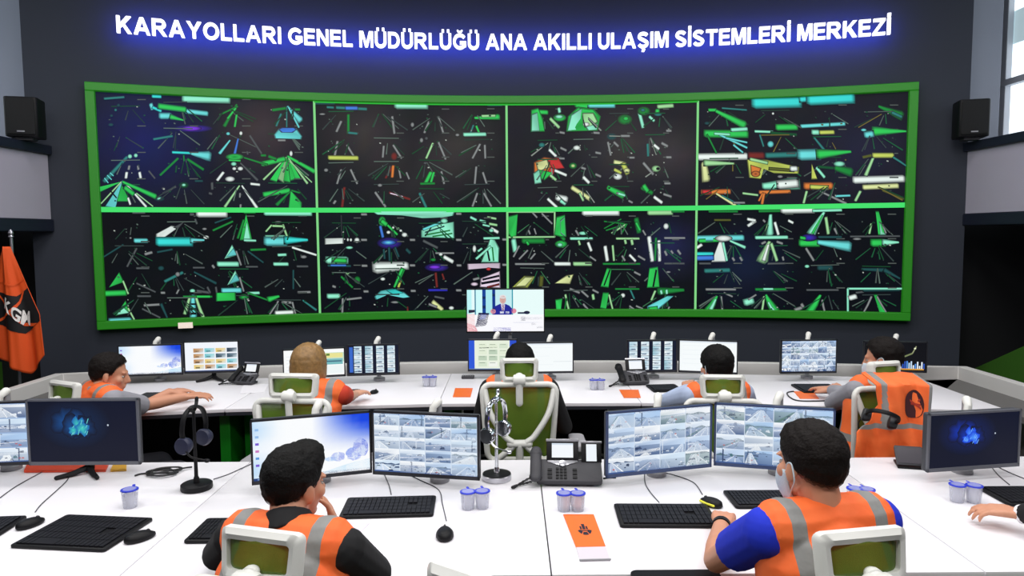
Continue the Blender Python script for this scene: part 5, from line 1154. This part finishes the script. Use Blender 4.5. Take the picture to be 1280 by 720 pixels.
def vest_material():
    m = bpy.data.materials.new('orange_safety_vest'); m.use_nodes = True; nt = m.node_tree; b = nt.nodes['Principled BSDF']; L = nt.links.new
    a = nt.nodes.new('ShaderNodeAttribute'); a.attribute_name = 'fit'; sp = nt.nodes.new('ShaderNodeSeparateXYZ'); L(a.outputs['Vector'], sp.inputs[0])
    def band(sock, c, w):
        s_ = nt.nodes.new('ShaderNodeMath'); s_.operation = 'SUBTRACT'; L(sock, s_.inputs[0]); s_.inputs[1].default_value = c
        ab = nt.nodes.new('ShaderNodeMath'); ab.operation = 'ABSOLUTE'; L(s_.outputs[0], ab.inputs[0])
        lt = nt.nodes.new('ShaderNodeMath'); lt.operation = 'LESS_THAN'; L(ab.outputs[0], lt.inputs[0]); lt.inputs[1].default_value = w; return lt.outputs[0]
    au = nt.nodes.new('ShaderNodeMath'); au.operation = 'ABSOLUTE'; L(sp.outputs['X'], au.inputs[0])
    mx = nt.nodes.new('ShaderNodeMath'); mx.operation = 'MAXIMUM'; L(band(au.outputs[0], .128, .021), mx.inputs[0]); L(band(sp.outputs['Y'], .30, .045), mx.inputs[1])
    nz = nt.nodes.new('ShaderNodeTexNoise'); nz.inputs['Scale'].default_value = 9; tc = nt.nodes.new('ShaderNodeTexCoord'); L(tc.outputs['Object'], nz.inputs['Vector'])
    oc = nt.nodes.new('ShaderNodeMix'); oc.data_type = 'RGBA'; oc.inputs[6].default_value = (*lin((252, 98, 36)), 1); oc.inputs[7].default_value = (*lin((255, 126, 60)), 1); L(nz.outputs['Fac'], oc.inputs[0])
    cm = nt.nodes.new('ShaderNodeMix'); cm.data_type = 'RGBA'; L(mx.outputs[0], cm.inputs[0]); L(oc.outputs[2], cm.inputs[6]); cm.inputs[7].default_value = (*lin((138, 138, 136)), 1)
    L(cm.outputs[2], b.inputs['Base Color']); b.inputs['Roughness'].default_value = .7
    bp = nt.nodes.new('ShaderNodeBump'); bp.inputs['Strength'].default_value = .5; bp.inputs['Distance'].default_value = .01
    n2 = nt.nodes.new('ShaderNodeTexNoise'); n2.inputs['Scale'].default_value = 14; n2.inputs['Detail'].default_value = 3; L(tc.outputs['Object'], n2.inputs['Vector']); L(n2.outputs['Fac'], bp.inputs['Height']); L(bp.outputs['Normal'], b.inputs['Normal'])
    return m
M_vest = vest_material()
M_skin = [mat('skin_tone', (206, 146, 116), .5, var=.06, scale=25), mat('fair_skin_tone', (220, 164, 136), .5, var=.05, scale=25)]
def cloth(name, rgb): return mat(name, rgb, .85, var=.12, scale=16, bump=.5)
M_hair = {'black': mat('black_hair', (9, 8, 8), .7, var=.5, scale=120, bump=1.0, spec=.2), 'brown': mat('dark_brown_hair', (18, 12, 10), .7, var=.5, scale=120, bump=1.0, spec=.2), 'blond': mat('blond_hair', (142, 108, 62), .5, var=.55, scale=45, bump=.8)}
def thin_out(m):
    """short hair thins to skin along the hairline"""
    nt = m.node_tree; L = nt.links.new; b = nt.nodes['Principled BSDF']
    a = nt.nodes.new('ShaderNodeAttribute'); a.attribute_name = 'cover'; tc = nt.nodes.new('ShaderNodeTexCoord'); nz = nt.nodes.new('ShaderNodeTexNoise'); nz.inputs['Scale'].default_value = 320; nz.inputs['Detail'].default_value = 2
    L(tc.outputs['Object'], nz.inputs['Vector'])
    m1 = nt.nodes.new('ShaderNodeMath'); m1.operation = 'MULTIPLY_ADD'; L(a.outputs['Fac'], m1.inputs[0]); m1.inputs[1].default_value = 2.3; m1.inputs[2].default_value = -.55
    m2 = nt.nodes.new('ShaderNodeMath'); m2.operation = 'MULTIPLY_ADD'; m2.use_clamp = True; L(nz.outputs['Fac'], m2.inputs[0]); m2.inputs[1].default_value = .9; L(m1.outputs[0], m2.inputs[2])
    L(m2.outputs[0], b.inputs['Alpha'])
for m_ in M_hair.values(): thin_out(m_)
M_trs = cloth('dark_trousers', (30, 32, 40)); M_shoe = mat('black_shoe', (18, 17, 17), .4)

def hand(mb, w, d, nrm, thumb, curl=.5, spread=.12, s=1.0):
    """w wrist, d towards the fingers, nrm out of the back of the hand, thumb: side the thumb leaves (+1: d x nrm)"""
    d = Vector(d).normalized(); nrm = Vector(nrm); nrm = (nrm - d * nrm.dot(d)).normalized(); sd = d.cross(nrm) * thumb
    w = Vector(w)
    def pt(a, b, c): return w + d * a * s + sd * b * s + nrm * c * s
    for k, b in enumerate((.030, .010, -.010, -.029)):
        mb.tube([pt(-.012, b * .55, 0), pt(.04, b * .9, .004), pt(.088 - .004 * abs(k - 1), b, 0)], [.015 * s, .0155 * s, .0125 * s], 8, ball=True)
    mb.ell(pt(.045, 0, -.003), (.03 * s, .03 * s, .012 * s), 12, 8, R=Matrix((d, sd, nrm)).transposed())
    for k, (b, L) in enumerate(((.030, .070), (.010, .080), (-.010, .074), (-.029, .056))):
        a0 = (curl * (.8 + .12 * k)); p = Vector((.088 - .004 * abs(k - 1), b, 0)); pts = [p.copy()]; ang = a0 * .5; sp = (1.5 - k) * spread
        for seg in (.46, .30, .24):
            p = p + Vector((math.cos(ang) * seg * L, math.sin(sp) * seg * L, -math.sin(ang) * seg * L)); pts.append(p.copy()); ang += a0 * .75
        mb.tube([pt(*q) for q in pts], [.0098 * s, .0092 * s, .0085 * s, .0074 * s], 8, ball=True)
    mb.tube([pt(.012, .024, -.006), pt(.04, .048, -.014), pt(.066, .056, -.022), pt(.088, .052, -.028)], [.014 * s, .0125 * s, .0102 * s, .008 * s], 8, ball=True)

def skull(mb, M):
    b = MB(M)
    b.ell((0, -.014, .036), (.077, .097, .088), 22, 14); b.ell((0, .034, -.03), (.061, .062, .082), 18, 12); b.ell((0, .066, -.092), (.032, .028, .023)); b.ell((0, .0, -.055), (.058, .06, .05))
    b.tube([(0, .09, .018), (0, .104, -.006), (0, .112, -.026)], [.009, .011, .014], 8, ball=True); b.ell((0, .1, -.031), (.019, .012, .009))
    b.ell((0, .083, .026), (.052, .016, .010)); b.ell((0, .092, -.056), (.025, .011, .0065)); b.ell((0, .09, -.067), (.022, .011, .0075))
    for sx in (-1, 1):
        b.ell((sx * .043, .062, -.02), (.022, .026, .024)); R_ = Matrix.Rotation(rad(-sx * 22), 3, 'Z') @ Matrix.Rotation(rad(12), 3, 'X')
        b.ell((sx * .081, -.004, -.008), (.009, .020, .033), 12, 9, R=R_); b.ell((sx * .078, .004, -.033), (.008, .011, .012))
    mb.v += []; n0 = len(mb.v); mb.v += b.v; mb.f += [tuple(n0 + i for i in f) for f in b.f]; mb.mi += b.mi; mb.col += b.col
def interp(x, xs, ys): return float(np.interp(x, xs, ys))
def hair_mesh(style, M, seed):
    n, m = 72, 46; b = MB(M); rings = []; cov = []
    rr = random.Random(seed)
    for i in range(1, m):
        a = -PI / 2 + PI * i / m; ring = []
        for k in range(n):
            d = Vector((math.cos(a) * math.sin(2 * PI * k / n), math.cos(a) * math.cos(2 * PI * k / n), math.sin(a)))
            p = Vector((d.x * .079, -.014 + d.y * .099, .036 + d.z * .0905))
            if d.z < 0: p = Vector((d.x * .076, -.014 + d.y * .095, .036 + d.z * (.13 if style != 'bob' else .175)))
            y = p.y
            if style == 'bob': line = interp(y, [-.12, 0.0, .035, .06, .1], [-.135, -.125, -.1, .07, .075])
            elif style == 'cap': line = interp(y, [-.12, -.05, 0.0, .03, .06, .1], [-.075, -.07, -.03, .02, .06, .07])
            else: line = interp(y, [-.115, -.08, -.03, .0, .025, .045, .075, .1], [-.066, -.062, -.035, -.012, -.004, .04, .07, .076])
            h = p.z - line; e = min(1, max(0, h / (.03 if style in ('bob', 'cap') else .010))); e = e * e * (3 - 2 * e); fade = min(1, max(.02, h / .06)) if style not in ('bob', 'cap') else 1
            th = {'bob': .020, 'short': .010, 'quiff': .011, 'cap': .016, 'flat': .011}[style] * fade
            if style == 'quiff' and d.y > .1 and d.z > .3: th += .026 * min(1, (d.y - .1) * 2) * min(1, (d.z - .3) * 2)
            if style in ('short', 'flat') and d.z > .5 and d.y > 0: th += .008 * d.y
            if style == 'bob' and d.z < .1: th += .016 * min(1, (.1 - d.z) * 2)
            nz = (.35 if style == 'bob' else 1) * noise.noise(Vector((p.x * 60, p.y * 60, p.z * 40 + seed))) * .004 + noise.noise(Vector((p.x * 160, p.y * 90, p.z * 50 + seed))) * .0035
            q = p + d * (-.022 + (.023 + th + nz) * e)
            ring.append(q); cov.append(e * fade if style not in ('bob',) else min(1, e * 3))
        rings.append(ring)
    b.loft(rings, True); return b, cov
def person(label, P):
    fa = P.get('face', 0.0); F_ = Vector((-math.sin(fa), math.cos(fa), 0)); R_ = Vector((math.cos(fa), math.sin(fa), 0)); U_ = Vector((0, 0, 1))
    c7 = P['c7']; pel = P['pelvis']; org = Vector((pel.x, pel.y, 0)); s = P.get('s', 1.0); vx = P.get('vox', .0085)
    t = thing('person', label, 'person', org)
    c7 = c7 - org; pel = pel - org; hc = P['head'] - org
    spine = c7 - pel
    def ctr(k):
        q = pel + spine * k; return q - F_ * (.035 * math.sin(min(1, max(0, k)) * PI)) * P.get('hunch', 1)
    prof = [(-.16, .10, .09), (-.08, .155, .12), (.05, .17, .13), (.25, .152, .118), (.45, .160, .12), (.62, .172, .122), (.78, .178, .118), (.90, .150, .100), (.98, .085, .075), (1.04, .058, .06)]
    def torso(mb, g, k0=-2, k1=2):
        rings = []
        for k, w, d in prof:
            if k < k0 or k > k1: continue
            c = ctr(k) + F_ * .03; n = 28
            rings.append([c + R_ * (math.copysign(abs(math.cos(2 * PI * i / n)) ** .85, math.cos(2 * PI * i / n)) * (w + g) * s) + F_ * (math.copysign(abs(math.sin(2 * PI * i / n)) ** .85, math.sin(2 * PI * i / n)) * (d + g) * s) for i in range(n)])
        mb.loft(rings)
    sh = {q: c7 + R_ * (q * .178 * s) - U_ * .05 + F_ * P.get('shf', .02) for q in (-1, 1)}
    for q in P.get('sho', {}): sh[q] = sh[q] + P['sho'][q]
    arms = {-1: list(P['armL']), 1: list(P['armR'])}
    for q in (-1, 1):
        # bend each arm at a true elbow: upper arm and forearm keep their lengths
        S_, Wr, hint = sh[q] + org, Vector(arms[q][1]), Vector(arms[q][0]); la, lb = .29 * P.get('al', 1) * s, .26 * P.get('al', 1) * s; dv = Wr - S_; D = dv.length
        k = max(1.0, D / (la + lb) * 1.002, ); la *= k; lb *= k; lo_ = abs(la - lb) * 1.01
        D = max(D, lo_); dn = dv.normalized(); a_ = (la * la - lb * lb + D * D) / (2 * D); h_ = math.sqrt(max(0, la * la - a_ * a_)); c_ = S_ + dn * a_; pr = hint - c_; pr = pr - dn * pr.dot(dn)
        arms[q][0] = c_ + pr.normalized() * h_
    def yoke(mb, g, rr0=.058, rr1=.050, kk=.88):
        for q in (-1, 1): mb.tube([c7 + R_ * (q * .03) - U_ * .035 + F_ * .01, c7.lerp(sh[q], .55) - U_ * .012, c7.lerp(sh[q], kk)], [rr0 + g, rr0 + g, rr1 + g], 12, ball=True)
    HM = Matrix.Translation(hc) @ RZ(P['yaw']) @ RX(-P.get('pitch', 0)) @ RY(P.get('tilt', 0)) @ Matrix.Scale(P.get('hs', 1.0), 4)
    body = MB(); torso(body, 0); yoke(body, 0)
    nb = HM @ Vector((0, -.018, -.045)); body.tube([c7 - U_ * .05 + F_ * .02, c7.lerp(nb, .5) + F_ * .01, nb], [.064, .057, .056], 14, ball=True)
    skull(body, HM)
    seg = []
    for q in (-1, 1):
        e, w, d, nr = [Vector(x) for x in arms[q][:4]]; e = e - org; w = w - org; curl = arms[q][4]
        seg.append(((e - sh[q]).length, (w - e).length))
        body.tube([sh[q], sh[q].lerp(e, .5), e], [.056 * s, .048 * s, .041 * s], 12, ball=True)
        body.tube([e, e.lerp(w, .35), w], [.041 * s, .042 * s, .028 * s], 12, ball=True); hand(body, w + d.normalized() * .012, d, nr, arms[q][5], curl)
    hip = {q: pel + R_ * (q * .09) - U_ * .02 for q in (-1, 1)}; zk = pel.z - .04
    kn = {q: hip[q] + F_ * .40 + R_ * (q * .05) + U_ * (zk - hip[q].z) for q in (-1, 1)}
    an = {q: Vector((kn[q].x, kn[q].y, .085)) + F_ * P.get('shin', .13) + R_ * (q * P.get('splay', 0) + P.get('feet', 0)) for q in (-1, 1)}
    for q in (-1, 1):
        body.tube([hip[q], hip[q].lerp(kn[q], .5), kn[q]], [.082, .072, .056], 12, ball=True); body.tube([kn[q], kn[q].lerp(an[q], .35), an[q]], [.054, .052, .037], 12, ball=True)
        body.tube([an[q] - U_ * .03 - F_ * .03, an[q] - U_ * .045 + F_ * .15], [.035, .03], 10, ball=True)
    bo = obj('body', remesh(body, vx, [P.get('skin', M_skin[0])]), t)
    print(label[:34], 'arm lengths', [tuple(round(x, 2) for x in g) for g in seg], 'torso', round(spine.length, 2), 'c7', round(c7.z, 2), 'head', round(hc.z, 2))
    # shirt
    sm = MB(); torso(sm, .009, 0.0, .985); yoke(sm, .008)
    for q in (-1, 1):
        e = Vector(arms[q][0]) - org; w = Vector(arms[q][1]) - org
        if P.get('sleeve', 'long') == 'long':
            sm.tube([sh[q], sh[q].lerp(e, .5), e], [.068 * s, .060 * s, .053 * s], 12, ball=True); sm.tube([e, e.lerp(w, .5), e.lerp(w, .93)], [.053 * s, .048 * s, .039 * s], 12, ball=True)
        else: sm.ell(sh[q], (.071 * s,) * 3, 14, 10); sm.tube([sh[q], sh[q].lerp(e, .35), sh[q].lerp(e, P.get('slen', .6))], [.070 * s, .070 * s, .066 * s], 14)
    if P.get('collar', .2): sm.tube([c7 - U_ * .02 + F_ * .015, c7.lerp(nb, P.get('collar', .2)) + F_ * .012], [.078, .069], 16)
    obj('shirt', remesh(sm, vx, [P['shirt']], 3), t)
    if 'cuff' in P:
        for q in (-1, 1):
            e = Vector(arms[q][0]) - org; w = Vector(arms[q][1]) - org; mb = MB(); mb.tube([e.lerp(w, .9), e.lerp(w, 1.0)], [.036, .035], 16); mb.build('shirt_cuff', P['cuff'], t)
    if P.get('vest', True):
        vm = MB(); torso(vm, .024, 0.0, .985); yoke(vm, .024, .058, .060, P.get('vk', .76)); vm.ell(c7 - U_ * .055 - F_ * .006, (.105, .085, .06), R=Matrix.Rotation(fa, 3, 'Z')); me = remesh(vm, vx, [M_vest], 4)
        at = me.attributes.new('fit', 'FLOAT_VECTOR', 'POINT'); dat = []
        for v in me.vertices:
            k = (v.co.z - pel.z) / max(.1, spine.z); r_ = v.co - (pel + spine * k); dat += [r_.dot(R_), k, r_.dot(F_)]
        at.data.foreach_set('vector', dat); obj('safety_vest', me, t)
    tm = MB(); torso(tm, .012, -1, .12)
    for q in (-1, 1): tm.tube([hip[q], hip[q].lerp(kn[q], .5), kn[q]], [.092, .082, .066], 12, ball=True); tm.tube([kn[q], kn[q].lerp(an[q], .5), an[q]], [.066, .062, .052], 12)
    obj('trousers', remesh(tm, .012, [M_trs], 3), t)
    for q in (-1, 1):
        a = an[q]; mb = MB(); mb.tube([a - F_ * .05 - U_ * .035, a + F_ * .06 - U_ * .035, a + F_ * .17 - U_ * .045], [.045, .044, .036], 12, sq=.85, ball=True); mb.build('shoe', M_shoe, t, sharp=60)
    hairb, cov = hair_mesh(P['hair'][0], HM, P.get('seed', 1)); ho = hairb.build('hair', M_hair[P['hair'][1]], t, sharp=80); ha = ho.data.attributes.new('cover', 'FLOAT', 'POINT'); ha.data.foreach_set('value', cov)
    for sx in (-1, 1):
        mb = MB(HM); mb.ell((sx * .031, .0785, .003), (.012, .0095, .006), 12, 8); eo = mb.build('eye', mat('eye_white', (170, 160, 152), .5), t)
        mb = MB(HM @ T(sx * .031, .0865, .003) @ RX(-PI / 2)); mb.lathe([(.0052, 0), (.004, .0022), (.001, .0028)], 12); mb.build('iris', mat('dark_iris', (40, 26, 20), .2), eo)
    if P.get('mask'):
        b = MB(HM); rings = []
        for j in range(8):
            v = j / 7; z = -.012 - .098 * v; w = .064 - .022 * v ** 2; ring = []
            for i in range(17):
                a = rad(-88 + 176 * i / 16); ring.append((w * math.sin(a), .030 + (.082 + .018 * math.sin(v * PI)) * math.cos(a), z))
            rings.append(ring)
        vs = [p for r in rings for p in r]; b.add(vs, [(j * 17 + i, j * 17 + i + 1, j * 17 + i + 18, j * 17 + i + 17) for j in range(7) for i in range(16)])
        mo = b.build('face_mask', mat('mask_fabric', (206, 222, 232), .8, bump=.3, scale=200), t, sharp=80); md = mo.modifiers.new('thick', 'SOLIDIFY'); md.thickness = .002
        for sx in (-1, 1): b = MB(HM); b.tube(bez([(sx * .064, .034, -.018), (sx * .082, .01, .012), (sx * .090, -.016, .016), (sx * .09, -.022, -.03), (sx * .074, .006, -.06), (sx * .052, .038, -.09)], 6), .0022, 6); b.build('ear_loop', MATS['mask_fabric'], mo)
        pass
    if P.get('watch'):
        e = Vector(arms[-1][0]) - org; w = Vector(arms[-1][1]) - org; mb = MB(); mb.tube([e.lerp(w, .90), e.lerp(w, .985)], [.034, .033], 18); wo = mb.build('wristwatch', M_blk, t)
    return t
Z3 = Vector((0, 0, 1))
# front left: hand at the mouth
def PZ(px, py, Y): return aty(px, py, Y).z - 1.115 + .435 + .125
def pelvis(c7, back, fa, z=.56): return Vector((c7.x + math.sin(fa) * back, c7.y - math.cos(fa) * back, z))
fa = rad(-14); c7 = aty(356, 662, 2.02)
person('person with short dark swept-up hair and black sleeves holding a hand to the mouth', dict(face=fa, c7=c7, pelvis=pelvis(c7, .07, fa, PZ(315, 700, 1.74)), head=aty(369, 606, 2.12), yaw=rad(-36), pitch=rad(7), tilt=rad(4), hs=.94, al=.84,
    armR=(on(456, 702, .80), aty(420, 668, 2.31), (-.16, -.12, .95), (.95, .35, .2), .5, -1), armL=(on(240, 728, .80), on(300, 664, .80), (.5, .8, 0), (0, 0, 1), .5, 1),
    shirt=cloth('black_cotton', (16, 16, 19)), collar=.5, hair=('quiff', 'black'), vox=.006, seed=3))
fa = rad(12); c7 = aty(1034, 640, 1.95)
person('person in a royal blue short-sleeved shirt, orange vest and face mask typing at the right', dict(face=fa, c7=c7, pelvis=pelvis(c7, .0, fa, PZ(1090, 702, 1.66)), al=1.2, head=aty(1013, 581, 2.0), yaw=rad(24), pitch=rad(8), hs=.97,
    armL=(on(890, 712, .79), on(902, 655, .80), (.35, .95, .0), (0, -.2, 1), .6, 1), armR=(aty(1112, 745, 2.04), on(1040, 645, .80), (-.4, .9, 0), (0, 0, 1), .6, -1),
    sleeve='short', shirt=cloth('royal_blue_cotton', (18, 44, 196)), collar=0, hair=('flat', 'brown'), vox=.006, seed=5, mask=True, watch=True, s=1.0))
# right edge: only a sleeve and hand reach into view
c7 = Vector((2.32, 1.98, 1.16)); fa = rad(8)
person('person in a black suit with a white cuff, one hand showing at the right edge', dict(face=fa, c7=c7, pelvis=pelvis(c7, .04, fa, PZ(1510, 672, 1.70)), head=c7 + Vector((0, .08, .16)), yaw=rad(10), pitch=rad(8),
    armL=(on(1352, 694, .80), on(1276, 643, .80), (-.9, .55, 0), (0, -.1, 1), .6, 1), armR=(Vector((2.62, 2.3, .82)), Vector((2.4, 2.62, .80)), (-.3, .95, 0), (0, 0, 1), .6, -1),
    shirt=cloth('black_suit_cloth', (17, 17, 21)), cuff=M_paper, vest=False, hair=('short', 'black'), vox=.007, seed=6))
# back row
fa = rad(-42); c7 = aty(122, 486, 4.22)
person('person at the far left in an orange vest and grey sleeves reaching to the keyboard', dict(face=fa, c7=c7, pelvis=pelvis(c7, .0, fa, PZ(72, 492, 4.02)), head=aty(137, 468, 4.28), yaw=rad(-72), pitch=rad(12),
    armR=(aty(184, 501, 4.34), on(232, 496, .815), (.9, .45, 0), (0, -.2, 1), .5, -1), armL=(aty(160, 495, 4.5), on(212, 490, .815), (.8, .5, 0), (0, 0, 1), .5, 1),
    sleeve='short', slen=.98, shirt=cloth('light_grey_cotton', (150, 150, 158)), feet=.12, hair=('short', 'brown'), seed=7))
fa = rad(-10); c7 = aty(391, 482, 4.16)
person('person with chin-length blond hair and an orange vest at the back desk', dict(face=fa, c7=c7, pelvis=pelvis(c7, .1, fa, PZ(363, 483, 3.82)), head=aty(387, 458, 4.22), yaw=rad(-14), pitch=rad(4), s=.9,
    armR=(aty(430, 507, 4.3), on(444, 493, .80), (.3, .9, 0), (0, 0, 1), .5, -1), armL=(aty(362, 510, 4.28), on(414, 496, .80), (.3, .9, 0), (0, 0, 1), .5, 1),
    sleeve='short', shirt=cloth('red_orange_cotton', (206, 62, 40)), skin=M_skin[1], hair=('bob', 'blond'), seed=8))
fa = 0.0; c7 = aty(649, 477, 4.24)
person('person in black sleeves mostly hidden by the green mesh chair', dict(face=fa, c7=c7, pelvis=pelvis(c7, .04, fa, PZ(649, 463, 3.98)), head=aty(650, 456, 4.3), yaw=0.0, pitch=rad(14),
    armL=(aty(606, 512, 4.32), on(628, 498, .80), (.2, .95, 0), (0, 0, 1), .5, 1), armR=(aty(694, 510, 4.32), on(672, 498, .80), (-.2, .95, 0), (0, 0, 1), .5, -1),
    shirt=MATS['black_cotton'], hair=('short', 'black'), seed=9))
fa = rad(14); c7 = aty(899, 484, 4.24)
person('person with a rounded black hair cut and pale blue sleeves before the white screen', dict(face=fa, c7=c7, pelvis=pelvis(c7, .06, fa, PZ(905, 484, 3.96)), head=aty(895, 459, 4.28), yaw=rad(20), pitch=rad(6),
    armL=(aty(850, 497, 4.38), on(860, 486, .82), (.2, .9, .25), (-.2, -.2, 1), .6, 1), armR=(aty(944, 505, 4.4), on(890, 490, .80), (-.3, .9, 0), (0, 0, 1), .5, -1),
    shirt=cloth('pale_blue_cotton', (172, 186, 214)), feet=.1, hair=('cap', 'black'), seed=10, mask=True))
fa = rad(32); c7 = aty(1098, 474, 4.2)
person('person facing left in an orange vest and grey sleeves by the chair with the vest', dict(face=fa, c7=c7, pelvis=pelvis(c7, .06, fa, PZ(1112, 467, 3.92)) - Vector((.13, 0, 0)), head=aty(1104, 449, 4.22), yaw=rad(52), pitch=rad(10),
    armL=(aty(1056, 494, 4.34), on(1052, 491, .80), (-.1, .9, .25), (-.3, -.1, 1), .8, 1), armR=(on(1125, 490, .95), on(1040, 488, .80), (-.4, .9, 0), (0, 0, 1), .5, -1),
    shirt=MATS['light_grey_cotton'], hair=('flat', 'brown'), seed=11, mask=True))
# chairs
chair('white and green chair of the person with the hand at the mouth', 315, 700, 1.74, rad(-16), .235)
chair('white and green chair of the person in the blue shirt', 1090, 702, 1.66, rad(10), .24)
chair('white headrest corner of an empty chair rising at the bottom edge of the picture', 582, 774, 1.20, rad(-34), .24)
chair('white and green chair of the person in grey sleeves at far left', 72, 492, 4.02, rad(-25), .25)
chair('white and green chair behind the blond person', 363, 483, 3.82, rad(-6), .28)
chair('white and green chair standing in the middle with its whole back in view', 649, 463, 3.98, rad(0), .22)
chair('white and green chair behind the person with the rounded black hair cut', 905, 484, 3.96, rad(-5), .25)
ch5 = chair('white and green chair with an orange vest hung over its back', 1112, 467, 3.92, rad(12), .2)
chair('white and green chair of the person in the black suit outside the right edge', 1510, 672, 1.70, rad(8), .24)
# vest hung over the chair at the right
t = thing('safety_vest', 'orange safety vest with grey bands hung over a chair back', 'vest', aty(1110, 567, 3.62))
vo = t.location.copy()
def VP(u, v, off=0.0):
    lb = interp(v, [0, .12, .3, .46, .6, 1], [.36, .36, .40, .30, .12, .10]); uu = lb + (1 - lb) * u
    px = 1056 + 106 * uu; py = 474 + 108 * v
    p = aty(px, py, 3.625 - (.02 if v > .05 else 0))
    y = .012 * math.sin(uu * 17 + v * 3) + .008 * math.sin(uu * 31 - v * 8) + (.16 * max(0, (.07 - v) / .07)) - off
    if v < .07: p.z -= .0
    return Vector((p.x, p.y + y, p.z)) - vo
nu, nv = 50, 56; vs = []; fs = []; fit = []
for j in range(nv + 1):
    for i in range(nu + 1):
        u, v = i / nu, j / nv; vs.append(VP(u, v)); lb = interp(v, [0, .12, .3, .46, .6, 1], [.36, .36, .40, .30, .12, .10]); uu = lb + (1 - lb) * u
        fit += [.128 if (.43 < uu < .52 and v < .52) or uu > .965 else 0, .30 if .50 < v < .58 else 0, 0]
fs = [(j * (nu + 1) + i, j * (nu + 1) + i + 1, (j + 1) * (nu + 1) + i + 1, (j + 1) * (nu + 1) + i) for j in range(nv) for i in range(nu)]
mb = MB(); mb.add(vs, fs); o = mb.build('cloth', M_vest, t, sharp=80); at = o.data.attributes.new('fit', 'FLOAT_VECTOR', 'POINT'); at.data.foreach_set('vector', fit)
sd = o.modifiers.new('thick', 'SOLIDIFY'); sd.thickness = .006; sd.offset = 1
mb = MB(); n = 24
ring = [(.70 + .17 * math.cos(2 * PI * k / n), .285 + .165 * math.sin(2 * PI * k / n)) for k in range(n)]; inn = [(.70 + .115 * math.cos(2 * PI * k / n), .285 + .11 * math.sin(2 * PI * k / n)) for k in range(n)]
mb.add([VP(*q, .010) for q in ring], [tuple(range(n))])
mb.build('emblem', mat('dark_print', (62, 16, 24), .7), t)
mb = MB()
for (a, b, c, d) in ((.60, .22, .80, .32), (.60, .33, .80, .22), (.62, .27, .79, .28)):
    mb.add([VP(a, b, .012), VP(a, b + .025, .012), VP(c, d + .025, .012), VP(c, d, .012)], [(0, 1, 2, 3)])
mb.build('emblem_lines', mat('rust_print', (170, 50, 30), .7), t)
p = aty(1103, 521, 3.53); hs = thing('headset', 'black headset hanging in front of the orange vest on the chair', 'headset', p, rad(-20))
headset_mesh(hs, RY(rad(14)) @ RX(rad(62)) @ T(0, 0, .03) @ Matrix.Scale(.9, 4), M_blk, mat('black_ear_pad', (18, 20, 26), .5))
